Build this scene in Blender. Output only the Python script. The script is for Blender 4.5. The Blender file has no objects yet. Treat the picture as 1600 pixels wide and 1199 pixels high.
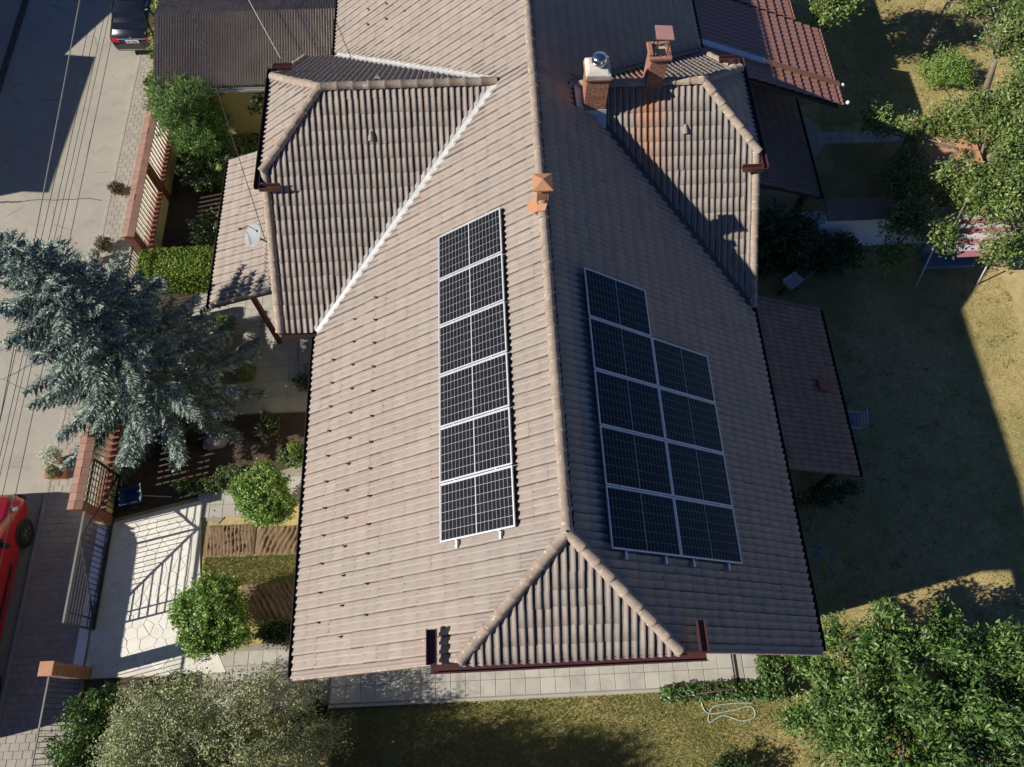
import bpy, bmesh, math, random
import numpy as np
from mathutils import Vector, Matrix

R = math.radians
rng = np.random.default_rng(7)
random.seed(7)
scene = bpy.context.scene
COL = scene.collection

# ------------------------------------------------------------------ camera
cam_d = bpy.data.cameras.new('camera')
cam = bpy.data.objects.new('camera', cam_d)
COL.objects.link(cam)
PIT, ROLL, YAW, FPX = R(65.61), R(0.137), R(2.717), 1191.9
CAM = np.array([-1.084, -0.073, 22.825])
_fw = np.array([math.sin(YAW)*math.cos(PIT), math.cos(YAW)*math.cos(PIT), -math.sin(PIT)])
_rt = np.array([math.cos(YAW), -math.sin(YAW), 0.0])
_up = np.cross(_rt, _fw)
_r2 = math.cos(ROLL)*_rt + math.sin(ROLL)*_up
_u2 = -math.sin(ROLL)*_rt + math.cos(ROLL)*_up
cam.matrix_world = Matrix(((_r2[0], _u2[0], -_fw[0], CAM[0]), (_r2[1], _u2[1], -_fw[1], CAM[1]),
                           (_r2[2], _u2[2], -_fw[2], CAM[2]), (0, 0, 0, 1)))
cam_d.sensor_fit = 'HORIZONTAL'
cam_d.sensor_width = 36.0
cam_d.lens = 36.0*FPX/1600.0
cam_d.clip_start = 0.1
cam_d.clip_end = 600
scene.camera = cam

# ------------------------------------------------------------------ sky, sun, exposure
SUN_EL, SUN_AZ = R(31.7), R(12.0)          # light travels towards +x, turned 12 degrees to +y
world = bpy.data.worlds.new('World')
scene.world = world
world.use_nodes = True
wn = world.node_tree
wn.nodes.clear()
sky = wn.nodes.new('ShaderNodeTexSky')
sky.sky_type = 'NISHITA'
sky.sun_disc = False
sky.sun_elevation = SUN_EL
_sd = Vector((-math.cos(SUN_AZ), -math.sin(SUN_AZ)))       # horizontal direction towards the sun
sky.sun_rotation = math.atan2(_sd.x, _sd.y)
sky.altitude = 300
sky.dust_density = 0.1
sky.air_density = 0.7
sky.ozone_density = 4.0
bg = wn.nodes.new('ShaderNodeBackground')
bg.inputs['Strength'].default_value = 0.05
wo = wn.nodes.new('ShaderNodeOutputWorld')
wbal = wn.nodes.new('ShaderNodeMix')           # white balance of the photograph: set for the warm sun, so skylight comes out blue
wbal.data_type = 'RGBA'; wbal.blend_type = 'MULTIPLY'; wbal.inputs[0].default_value = 1.0
wbal.inputs[7].default_value = (0.77, 0.93, 1.24, 1.0)
wn.links.new(sky.outputs[0], wbal.inputs[6])
wn.links.new(wbal.outputs[2], bg.inputs[0])
wn.links.new(bg.outputs[0], wo.inputs[0])

sun_d = bpy.data.lights.new('sun', 'SUN')
sun_d.energy = 5.0
sun_d.angle = R(0.53)
sun_d.color = (1.0, 0.93, 0.83)
sun = bpy.data.objects.new('sun', sun_d)
COL.objects.link(sun)
_dir = Vector((math.cos(SUN_EL)*math.cos(SUN_AZ), math.cos(SUN_EL)*math.sin(SUN_AZ), -math.sin(SUN_EL)))
sun.rotation_euler = _dir.to_track_quat('-Z', 'Y').to_euler()
sun.location = (-40, -8, 40)

scene.view_settings.view_transform = 'Standard'
scene.view_settings.look = 'None'
scene.view_settings.exposure = 0.45
scene.view_settings.gamma = 1.0
scene.view_settings.use_curve_mapping = False
scene.render.engine = 'CYCLES'
scene.cycles.use_denoising = True
scene.cycles.max_bounces = 6
scene.cycles.transparent_max_bounces = 8

# ------------------------------------------------------------------ materials
MATS = {}

def nodes_of(name):
    m = bpy.data.materials.new(name)
    m.use_nodes = True
    nt = m.node_tree
    bsdf = nt.nodes['Principled BSDF']
    MATS[name] = m
    return m, nt, bsdf

def N(nt, kind, **kw):
    n = nt.nodes.new(kind)
    for k, v in kw.items():
        if k in n.inputs:
            n.inputs[k].default_value = v
        else:
            setattr(n, k, v)
    return n

def math_node(nt, op, a=None, b=None, c=None, clamp=False):
    n = nt.nodes.new('ShaderNodeMath')
    n.operation = op
    n.use_clamp = clamp
    for i, v in enumerate((a, b, c)):
        if v is None:
            continue
        if isinstance(v, (int, float)):
            n.inputs[i].default_value = v
        else:
            nt.links.new(v, n.inputs[i])
    return n.outputs[0]

def mixc(nt, fac, a, b, blend='MIX'):
    n = nt.nodes.new('ShaderNodeMix')
    n.data_type = 'RGBA'
    n.blend_type = blend
    n.clamp_factor = True
    for sock, v in ((n.inputs[0], fac), (n.inputs[6], a), (n.inputs[7], b)):
        if isinstance(v, (int, float)):
            sock.default_value = v
        elif isinstance(v, tuple):
            sock.default_value = (*v, 1.0) if len(v) == 3 else v
        else:
            nt.links.new(v, sock)
    return n.outputs[2]

def pos_of(nt):
    return nt.nodes.new('ShaderNodeNewGeometry').outputs['Position']

def noise(nt, vec, scale, detail=4.0, rough=0.6, dist=0.0):
    n = nt.nodes.new('ShaderNodeTexNoise')
    n.inputs['Scale'].default_value = scale
    n.inputs['Detail'].default_value = detail
    n.inputs['Roughness'].default_value = rough
    n.inputs['Distortion'].default_value = dist
    nt.links.new(vec, n.inputs['Vector'])
    return n.outputs['Fac']

def ramp(nt, fac, lo, hi):
    n = nt.nodes.new('ShaderNodeMapRange')
    n.inputs['From Min'].default_value = lo
    n.inputs['From Max'].default_value = hi
    n.clamp = True
    nt.links.new(fac, n.inputs['Value'])
    return n.outputs[0]

def bump(nt, bsdf, height, strength=0.3, dist=0.01):
    b = nt.nodes.new('ShaderNodeBump')
    b.inputs['Strength'].default_value = strength
    b.inputs['Distance'].default_value = dist
    nt.links.new(height, b.inputs['Height'])
    nt.links.new(b.outputs[0], bsdf.inputs['Normal'])

def plain(name, c1, c2=None, scale=6.0, rough=0.75, metal=0.0, bmp=0.15, bscale=60.0, spots=None, coat=0.0):
    """A surface of one colour broken up by noise at two sizes."""
    m, nt, b = nodes_of(name)
    b.inputs['Roughness'].default_value = rough
    b.inputs['Metallic'].default_value = metal
    b.inputs['Coat Weight'].default_value = coat
    c2 = c2 or tuple(x*0.72 for x in c1)
    p = pos_of(nt)
    f = noise(nt, p, scale, 6.0, 0.65)
    col = mixc(nt, ramp(nt, f, 0.32, 0.68), c1, c2)
    if spots:
        sc, scol, lo = spots
        col = mixc(nt, ramp(nt, noise(nt, p, sc, 3.0, 0.7), lo, lo+0.06), col, scol)
    nt.links.new(col, b.inputs['Base Color'])
    if bmp:
        bump(nt, b, noise(nt, p, bscale, 4.0), bmp, 0.01)
    return m

def piece_mat(name, c1, c2, c3, rough=0.8, scale=9.0, bmp=0.25):
    """For paving pieces and the like: each piece its own tone (random per island and per object)."""
    m, nt, b = nodes_of(name)
    b.inputs['Roughness'].default_value = rough
    g = nt.nodes.new('ShaderNodeNewGeometry')
    oi = nt.nodes.new('ShaderNodeObjectInfo')
    r = math_node(nt, 'FRACT', math_node(nt, 'ADD', g.outputs['Random Per Island'], oi.outputs['Random']))
    col = mixc(nt, r, c1, c2)
    f = noise(nt, g.outputs['Position'], scale, 6.0, 0.7)
    col = mixc(nt, ramp(nt, f, 0.45, 0.75), col, c3)
    nt.links.new(col, b.inputs['Base Color'])
    if bmp:
        bump(nt, b, noise(nt, g.outputs['Position'], 70.0, 3.0), bmp, 0.006)
    return m

def leaf_mat(name, dark, mid, light, rough=0.5, trans=0.28, clump=1.3):
    m, nt, b = nodes_of(name)
    b.inputs['Roughness'].default_value = rough
    b.inputs['Specular IOR Level'].default_value = 0.5
    g = nt.nodes.new('ShaderNodeNewGeometry')
    r = g.outputs['Random Per Island']
    f = noise(nt, g.outputs['Position'], clump, 2.0, 0.5)
    col = mixc(nt, ramp(nt, r, 0.0, 0.7), dark, mid)
    col = mixc(nt, math_node(nt, 'MULTIPLY', ramp(nt, r, 0.55, 1.0), ramp(nt, f, 0.35, 0.6)), col, light)
    nt.links.new(col, b.inputs['Base Color'])
    tr = nt.nodes.new('ShaderNodeBsdfTranslucent')
    nt.links.new(col, tr.inputs['Color'])
    mx = nt.nodes.new('ShaderNodeMixShader')
    mx.inputs[0].default_value = trans
    nt.links.new(b.outputs[0], mx.inputs[1])
    nt.links.new(tr.outputs[0], mx.inputs[2])
    nt.links.new(mx.outputs[0], nt.nodes['Material Output'].inputs['Surface'])
    return m

def tile_mat(name, along, up, c1, c2, c3, stain=None, grime_shade=0.32):
    """Concrete roof tiles: tone per tile from its grid cell, weathering, lichen dots, optional rust streak."""
    m, nt, b = nodes_of(name)
    b.inputs['Roughness'].default_value = 0.85
    p = pos_of(nt)
    sep = nt.nodes.new('ShaderNodeSeparateXYZ')
    nt.links.new(p, sep.inputs[0])
    a = math_node(nt, 'FLOOR', math_node(nt, 'DIVIDE', sep.outputs[along], 0.3003))
    u = math_node(nt, 'FLOOR', math_node(nt, 'DIVIDE', sep.outputs[up], 0.34*math.cos(R(35.36))*1.0003))
    cmb = nt.nodes.new('ShaderNodeCombineXYZ')
    nt.links.new(a, cmb.inputs[0])
    nt.links.new(u, cmb.inputs[1])
    wnz = nt.nodes.new('ShaderNodeTexWhiteNoise')
    wnz.noise_dimensions = '2D'
    nt.links.new(cmb.outputs[0], wnz.inputs['Vector'])
    col = mixc(nt, wnz.outputs['Value'], c1, c2)
    odd = math_node(nt, 'GREATER_THAN', wnz.outputs['Value'], 0.94)
    col = mixc(nt, math_node(nt, 'MULTIPLY', odd, 0.45), col, (0.33, 0.24, 0.2))
    big = noise(nt, p, 0.55, 5.0, 0.6)
    col = mixc(nt, math_node(nt, 'MULTIPLY', ramp(nt, big, 0.4, 0.7), 0.55), col, c3)
    fine = noise(nt, p, 26.0, 6.0, 0.75)
    col = mixc(nt, math_node(nt, 'MULTIPLY', ramp(nt, fine, 0.48, 0.75), 0.5), col, tuple(x*0.6 for x in c1))
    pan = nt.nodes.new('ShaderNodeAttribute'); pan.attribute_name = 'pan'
    dirt_shade = math_node(nt, 'MULTIPLY', pan.outputs['Fac'], ramp(nt, noise(nt, p, 2.6, 4.0, 0.7), 0.2, 0.6))
    col = mixc(nt, math_node(nt, 'MULTIPLY', dirt_shade, grime_shade), col, tuple(x*0.22 for x in c1))  # soiling and the rolls' shadow, both put into the groove colour
    if stain:
        cx, half, y0, y1, scol = stain
        d = math_node(nt, 'ABSOLUTE', math_node(nt, 'SUBTRACT', sep.outputs[0], cx))
        w = math_node(nt, 'MULTIPLY', math_node(nt, 'SUBTRACT', 1.0, math_node(nt, 'DIVIDE', d, half), clamp=True),
                      ramp(nt, sep.outputs[1], y0, y1))
        w = math_node(nt, 'MULTIPLY', w, ramp(nt, noise(nt, p, 7.0, 4.0), 0.25, 0.6))
        col = mixc(nt, w, col, scol)
    lich = nt.nodes.new('ShaderNodeTexVoronoi')
    lich.inputs['Scale'].default_value = 3.3
    nt.links.new(p, lich.inputs['Vector'])
    spots = math_node(nt, 'MULTIPLY', math_node(nt, 'LESS_THAN', lich.outputs['Distance'], 0.04),
                      ramp(nt, noise(nt, p, 0.8, 2.0), 0.5, 0.62))
    col = mixc(nt, spots, col, (0.62, 0.6, 0.5))
    nt.links.new(col, b.inputs['Base Color'])
    bump(nt, b, fine, 0.18, 0.004)
    return m

RT1, RT2, RT3 = (0.325, 0.276, 0.236), (0.283, 0.237, 0.203), (0.26, 0.234, 0.211)
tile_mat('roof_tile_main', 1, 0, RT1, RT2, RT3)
tile_mat('roof_tile_wing', 0, 1, tuple(x*.9 for x in RT1), tuple(x*.88 for x in RT2), tuple(x*.9 for x in RT3), stain=(2.78, 0.55, 10.6, 13.4, (0.42, 0.15, 0.05)), grime_shade=1.0)
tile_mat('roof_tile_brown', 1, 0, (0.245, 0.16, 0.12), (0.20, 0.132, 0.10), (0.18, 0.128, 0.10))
plain('ridge_tile', (0.36, 0.285, 0.22), (0.25, 0.195, 0.155), 5.0, 0.92, bmp=0.5, bscale=30, spots=(14.0, (0.55, 0.5, 0.36), 0.6))
plain('deck', (0.09, 0.06, 0.045), None, 4.0, 0.9)
plain('gutter', (0.085, 0.032, 0.03), (0.065, 0.026, 0.026), 3.0, 0.35, coat=0.3, bmp=0.03)
plain('dark_gutter', (0.03, 0.018, 0.016), None, 3.0, 0.45, bmp=0.03)
plain('flashing', (0.50, 0.50, 0.485), (0.36, 0.36, 0.35), 5.0, 0.45, bmp=0.25, bscale=18)
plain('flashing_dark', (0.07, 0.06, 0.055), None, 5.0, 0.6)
plain('blue_flashing', (0.42, 0.5, 0.56), (0.33, 0.42, 0.5), 3.0, 0.4, bmp=0.05)
plain('metal', (0.72, 0.73, 0.74), (0.6, 0.6, 0.6), 9.0, 0.22, metal=1.0, bmp=0.03)
plain('aluminium', (0.60, 0.61, 0.62), (0.53, 0.54, 0.55), 9.0, 0.38, metal=0.35, bmp=0.0)
plain('mortar', (0.62, 0.58, 0.50), (0.45, 0.41, 0.35), 7.0, 0.95, bmp=0.5, bscale=40, spots=(11, (0.2, 0.15, 0.12), 0.62))
piece_mat('brick', (0.29, 0.125, 0.075), (0.37, 0.18, 0.11), (0.2, 0.11, 0.085), 0.9, 14.0)
plain('orange_clay', (0.44, 0.22, 0.115), (0.38, 0.18, 0.095), 4.0, 0.8)
plain('pink_metal', (0.42, 0.24, 0.2), (0.36, 0.2, 0.17), 3.0, 0.55)
plain('black_hole', (0.012, 0.012, 0.012), None, 3.0, 0.9, bmp=0)
plain('render_wall', (0.66, 0.6, 0.4), (0.6, 0.54, 0.35), 1.5, 0.9, bmp=0.25, bscale=90)
plain('white_wall', (0.84, 0.86, 0.86), (0.76, 0.79, 0.79), 1.0, 0.9, bmp=0.2)
plain('yellow_wall', (0.62, 0.56, 0.29), (0.52, 0.47, 0.24), 1.6, 0.9, bmp=0.2)
plain('white_frame', (0.75, 0.75, 0.73), None, 3.0, 0.4, bmp=0)
def asphalt_mat():
    m, nt, b = nodes_of('asphalt')
    b.inputs['Roughness'].default_value = 0.92
    p = pos_of(nt)
    col = mixc(nt, ramp(nt, noise(nt, p, 0.3, 7.0, 0.65), 0.35, 0.65), (0.40, 0.372, 0.305), (0.325, 0.30, 0.25))
    col = mixc(nt, math_node(nt, 'MULTIPLY', ramp(nt, noise(nt, p, 1.7, 6.0, 0.75, 0.6), 0.52, 0.7), 0.6), col, (0.25, 0.23, 0.195))
    grit = noise(nt, p, 55.0, 4.0, 0.8)
    col = mixc(nt, math_node(nt, 'MULTIPLY', ramp(nt, grit, 0.5, 0.8), 0.55), col, (0.2, 0.185, 0.16))
    v = nt.nodes.new('ShaderNodeTexVoronoi'); v.feature = 'DISTANCE_TO_EDGE'; v.inputs['Scale'].default_value = 0.33
    wv = nt.nodes.new('ShaderNodeMix'); wv.data_type = 'RGBA'; wv.inputs[0].default_value = 0.12
    nz = nt.nodes.new('ShaderNodeTexNoise'); nz.inputs['Scale'].default_value = 1.5; nz.inputs['Detail'].default_value = 6
    nt.links.new(p, nz.inputs['Vector']); nt.links.new(p, wv.inputs[6]); nt.links.new(nz.outputs['Color'], wv.inputs[7])
    nt.links.new(wv.outputs[2], v.inputs['Vector'])
    cr = math_node(nt, 'MULTIPLY', math_node(nt, 'LESS_THAN', v.outputs['Distance'], 0.0045), ramp(nt, noise(nt, p, 0.5, 2.0), 0.5, 0.6))
    col = mixc(nt, math_node(nt, 'MULTIPLY', cr, 0.75), col, (0.1, 0.09, 0.08))
    nt.links.new(col, b.inputs['Base Color'])
    bump(nt, b, grit, 0.4, 0.008)
asphalt_mat()
plain('dark_asphalt', (0.13, 0.12, 0.11), (0.09, 0.085, 0.08), 0.8, 0.92, bmp=0.3, bscale=60)
plain('tar', (0.05, 0.045, 0.045), (0.09, 0.08, 0.075), 4.0, 0.9)
plain('concrete', (0.40, 0.375, 0.32), (0.32, 0.30, 0.26), 1.3, 0.92, bmp=0.25)
piece_mat('paver', (0.33, 0.30, 0.25), (0.38, 0.345, 0.29), (0.27, 0.245, 0.205), 0.9, 2.0)
piece_mat('slab', (0.39, 0.372, 0.325), (0.45, 0.43, 0.375), (0.30, 0.285, 0.25), 0.9, 2.5)
piece_mat('drive_stone', (0.74, 0.72, 0.65), (0.80, 0.78, 0.71), (0.66, 0.63, 0.56), 0.85, 3.0)
plain('drive_joint', (0.70, 0.68, 0.61), (0.62, 0.6, 0.53), 3.0, 0.95)
plain('joint', (0.29, 0.268, 0.225), (0.24, 0.22, 0.185), 3.0, 0.95)
plain('soil', (0.085, 0.06, 0.04), (0.05, 0.036, 0.026), 2.5, 0.95, bmp=0.9, bscale=25)
plain('furrow', (0.23, 0.155, 0.09), (0.15, 0.1, 0.06), 3.0, 0.95, bmp=0.9, bscale=30)
plain('red_cap', (0.22, 0.075, 0.05), (0.17, 0.06, 0.042), 3.0, 0.8)
piece_mat('cap_tile', (0.28, 0.155, 0.11), (0.33, 0.19, 0.14), (0.24, 0.135, 0.10), 0.85, 6.0)
plain('cream_picket', (0.78, 0.74, 0.60), (0.72, 0.68, 0.55), 3.0, 0.7)
plain('dark_red_wood', (0.15, 0.032, 0.02), (0.1, 0.024, 0.017), 3.0, 0.6)
plain('black_metal', (0.02, 0.02, 0.022), (0.03, 0.03, 0.032), 4.0, 0.45, bmp=0.02)
plain('gate_rail', (0.20, 0.19, 0.18), (0.15, 0.145, 0.14), 4.0, 0.45, bmp=0.02)
plain('bark', (0.14, 0.1, 0.07), (0.08, 0.058, 0.042), 5.0, 0.95, bmp=0.9, bscale=24)
plain('grey_bark', (0.25, 0.21, 0.16), (0.16, 0.135, 0.1), 5.0, 0.95, bmp=0.9, bscale=24)
plain('terracotta', (0.46, 0.19, 0.09), (0.38, 0.15, 0.075), 4.0, 0.85)
plain('dish_grey', (0.27, 0.28, 0.295), (0.23, 0.24, 0.255), 3.0, 0.65, bmp=0.02)
plain('cable', (0.02, 0.02, 0.02), None, 4.0, 0.6, bmp=0)
plain('pale_cable', (0.36, 0.35, 0.32), None, 4.0, 0.6, bmp=0)
plain('teal_hose', (0.10, 0.36, 0.36), (0.2, 0.45, 0.4), 4.0, 0.4, bmp=0)
plain('mint_hose', (0.34, 0.44, 0.36), (0.40, 0.48, 0.40), 4.0, 0.4, bmp=0)
plain('beige_hose', (0.5, 0.46, 0.34), None, 4.0, 0.5, bmp=0)
plain('red_paint', (0.46, 0.011, 0.016), (0.40, 0.009, 0.014), 1.0, 0.25, coat=0.8, bmp=0)
plain('black_paint', (0.012, 0.014, 0.02), (0.01, 0.011, 0.016), 1.0, 0.22, coat=1.0, bmp=0)
plain('car_glass', (0.012, 0.016, 0.02), (0.01, 0.013, 0.018), 1.0, 0.06, coat=0.5, bmp=0)
plain('tyre', (0.015, 0.015, 0.015), None, 6.0, 0.85)
plain('rim', (0.55, 0.55, 0.56), None, 6.0, 0.3, metal=0.9, bmp=0)
plain('tail_lamp', (0.5, 0.012, 0.02), None, 6.0, 0.2, coat=0.8, bmp=0)
plain('head_lamp', (0.75, 0.76, 0.78), None, 6.0, 0.12, coat=0.8, bmp=0)
plain('plate', (0.78, 0.79, 0.78), None, 6.0, 0.4, bmp=0)
plain('chrome', (0.8, 0.8, 0.82), None, 6.0, 0.12, metal=1.0, bmp=0)
plain('plastic_black', (0.02, 0.02, 0.02), None, 6.0, 0.55, bmp=0)
plain('corrugated', (0.45, 0.39, 0.33), (0.36, 0.31, 0.26), 1.2, 0.9, spots=(1.7, (0.27, 0.07, 0.035), 0.69))
plain('metal_tile', (0.36, 0.175, 0.13), (0.32, 0.155, 0.115), 2.0, 0.55, bmp=0.05)
plain('metal_cap', (0.33, 0.16, 0.10), None, 2.0, 0.55, bmp=0.05)
plain('blue_cloth', (0.10, 0.17, 0.25), (0.08, 0.14, 0.21), 3.0, 0.8)
plain('red_cloth', (0.40, 0.16, 0.19), None, 3.0, 0.85)
plain('white_cloth', (0.58, 0.52, 0.53), None, 3.0, 0.85)
plain('blue_plastic', (0.03, 0.07, 0.17), None, 3.0, 0.4, bmp=0.02)
plain('white_plastic', (0.66, 0.67, 0.66), (0.58, 0.59, 0.58), 3.0, 0.45, bmp=0.02)
plain('pale_blue', (0.28, 0.38, 0.52), None, 3.0, 0.5, bmp=0.02)
plain('boulder', (0.34, 0.33, 0.32), (0.22, 0.21, 0.2), 5.0, 0.9, bmp=0.8, bscale=20)
plain('orange_sheet', (0.50, 0.26, 0.15), (0.42, 0.22, 0.13), 1.5, 0.85)
plain('wood', (0.30, 0.22, 0.13), (0.22, 0.16, 0.1), 6.0, 0.85)
plain('repair_tile', (0.34, 0.10, 0.075), (0.3, 0.09, 0.07), 6.0, 0.85)
plain('far_render', (0.55, 0.5, 0.42), None, 1.0, 0.9)
plain('far_roof', (0.24, 0.12, 0.09), None, 1.0, 0.9)

# solar cells, back sheet, pane
def solar_mats():
    m, nt, b = nodes_of('solar_cell')
    g = nt.nodes.new('ShaderNodeNewGeometry')
    col = mixc(nt, g.outputs['Random Per Island'], (0.009, 0.009, 0.011), (0.012, 0.012, 0.018))
    nt.links.new(col, b.inputs['Base Color'])
    b.inputs['Roughness'].default_value = 0.4
    b.inputs['Specular IOR Level'].default_value = 0.08
    m, nt, b = nodes_of('back_sheet')
    b.inputs['Base Color'].default_value = (0.46, 0.47, 0.48, 1)
    b.inputs['Roughness'].default_value = 0.5
    for name, tint, ior in (('pane', (1, 1, 1, 1), 1.13), ('window_glass', (0.8, 0.85, 0.85, 1), 1.5)):
        m, nt, b = nodes_of(name)
        nt.nodes.remove(b)
        tr = N(nt, 'ShaderNodeBsdfTransparent')
        tr.inputs[0].default_value = tint
        gl = N(nt, 'ShaderNodeBsdfGlossy')
        gl.inputs['Roughness'].default_value = 0.08
        fr = N(nt, 'ShaderNodeFresnel')
        fr.inputs['IOR'].default_value = ior
        mx = N(nt, 'ShaderNodeMixShader')
        nt.links.new(fr.outputs[0], mx.inputs[0])
        nt.links.new(tr.outputs[0], mx.inputs[1])
        nt.links.new(gl.outputs[0], mx.inputs[2])
        nt.links.new(mx.outputs[0], nt.nodes['Material Output'].inputs['Surface'])
solar_mats()

def lawn_mat():
    m, nt, b = nodes_of('lawn')
    b.inputs['Roughness'].default_value = 0.95
    b.inputs['Specular IOR Level'].default_value = 0.1
    p = pos_of(nt)
    f = noise(nt, p, 0.42, 6.0, 0.62)
    f2 = noise(nt, p, 5.0, 6.0, 0.7)
    f3 = noise(nt, p, 1.5, 6.0, 0.7, 0.8)
    col = mixc(nt, ramp(nt, f, 0.42, 0.62), (0.56, 0.45, 0.21), (0.32, 0.30, 0.11))
    col = mixc(nt, math_node(nt, 'MULTIPLY', ramp(nt, f2, 0.42, 0.7), 0.6), col, (0.33, 0.26, 0.125))
    col = mixc(nt, math_node(nt, 'MULTIPLY', ramp(nt, f3, 0.5, 0.68), 0.5), col, (0.28, 0.23, 0.115))
    nt.links.new(col, b.inputs['Base Color'])
    bump(nt, b, noise(nt, p, 34.0, 5.0, 0.8), 0.9, 0.03)
lawn_mat()

leaf_mat('grass_blade', (0.24, 0.23, 0.075), (0.50, 0.40, 0.18), (0.6, 0.5, 0.26), 0.8, 0.2, 0.5)
leaf_mat('green_blade', (0.14, 0.165, 0.04), (0.28, 0.29, 0.09), (0.42, 0.39, 0.15), 0.8, 0.2, 0.7)
leaf_mat('spruce', (0.08, 0.12, 0.105), (0.25, 0.33, 0.285), (0.48, 0.55, 0.47), 0.6, 0.03, 1.6)
leaf_mat('pine', (0.045, 0.10, 0.022), (0.13, 0.25, 0.05), (0.25, 0.40, 0.09), 0.55, 0.18)
leaf_mat('globe', (0.06, 0.14, 0.02), (0.22, 0.36, 0.065), (0.46, 0.58, 0.20), 0.42, 0.3)
leaf_mat('olive', (0.12, 0.14, 0.06), (0.36, 0.40, 0.19), (0.60, 0.64, 0.40), 0.75, 0.22)
leaf_mat('apple', (0.06, 0.115, 0.025), (0.19, 0.27, 0.065), (0.38, 0.45, 0.17), 0.45, 0.3)
leaf_mat('cherry', (0.045, 0.10, 0.025), (0.125, 0.225, 0.05), (0.24, 0.36, 0.10), 0.42, 0.3)
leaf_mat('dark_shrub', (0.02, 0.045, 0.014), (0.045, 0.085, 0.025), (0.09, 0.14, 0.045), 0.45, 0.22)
leaf_mat('hedge', (0.10, 0.17, 0.02), (0.24, 0.36, 0.045), (0.42, 0.50, 0.10), 0.5, 0.25)
leaf_mat('vine', (0.12, 0.18, 0.03), (0.24, 0.32, 0.08), (0.38, 0.45, 0.15), 0.5, 0.35)
leaf_mat('rose', (0.07, 0.13, 0.03), (0.15, 0.22, 0.07), (0.28, 0.34, 0.15), 0.5, 0.28)
leaf_mat('hydrangea_flower', (0.36, 0.46, 0.13), (0.5, 0.58, 0.24), (0.62, 0.68, 0.38), 0.7, 0.3)
leaf_mat('white_flower', (0.5, 0.52, 0.42), (0.64, 0.66, 0.56), (0.75, 0.76, 0.7), 0.7, 0.3)
leaf_mat('pink_flower', (0.4, 0.12, 0.2), (0.5, 0.2, 0.3), (0.6, 0.32, 0.4), 0.7, 0.3)
leaf_mat('dry_leaf', (0.10, 0.085, 0.045), (0.17, 0.15, 0.085), (0.25, 0.22, 0.13), 0.7, 0.2)
leaf_mat('ivy', (0.045, 0.10, 0.025), (0.10, 0.18, 0.045), (0.2, 0.29, 0.09), 0.4, 0.25)

# ------------------------------------------------------------------ builders
def mesh_np(name, V, F, smooth=False):
    """V (n,3) and F (m,k) arrays, one polygon size."""
    V = np.asarray(V, np.float32); F = np.asarray(F, np.int32)
    me = bpy.data.meshes.new(name)
    k = F.shape[1]
    me.vertices.add(len(V)); me.vertices.foreach_set('co', V.ravel())
    me.loops.add(F.size); me.loops.foreach_set('vertex_index', F.ravel())
    me.polygons.add(len(F))
    me.polygons.foreach_set('loop_start', np.arange(0, F.size, k, dtype=np.int32))
    if smooth:
        me.polygons.foreach_set('use_smooth', np.ones(len(F), bool))
    me.update(calc_edges=True)
    return me

def link(name, me, mat, parent=None):
    o = bpy.data.objects.new(name, me)
    if mat and not me.materials:
        me.materials.append(MATS[mat])
    COL.objects.link(o)
    if parent is not None:
        o.parent = parent
    return o

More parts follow.
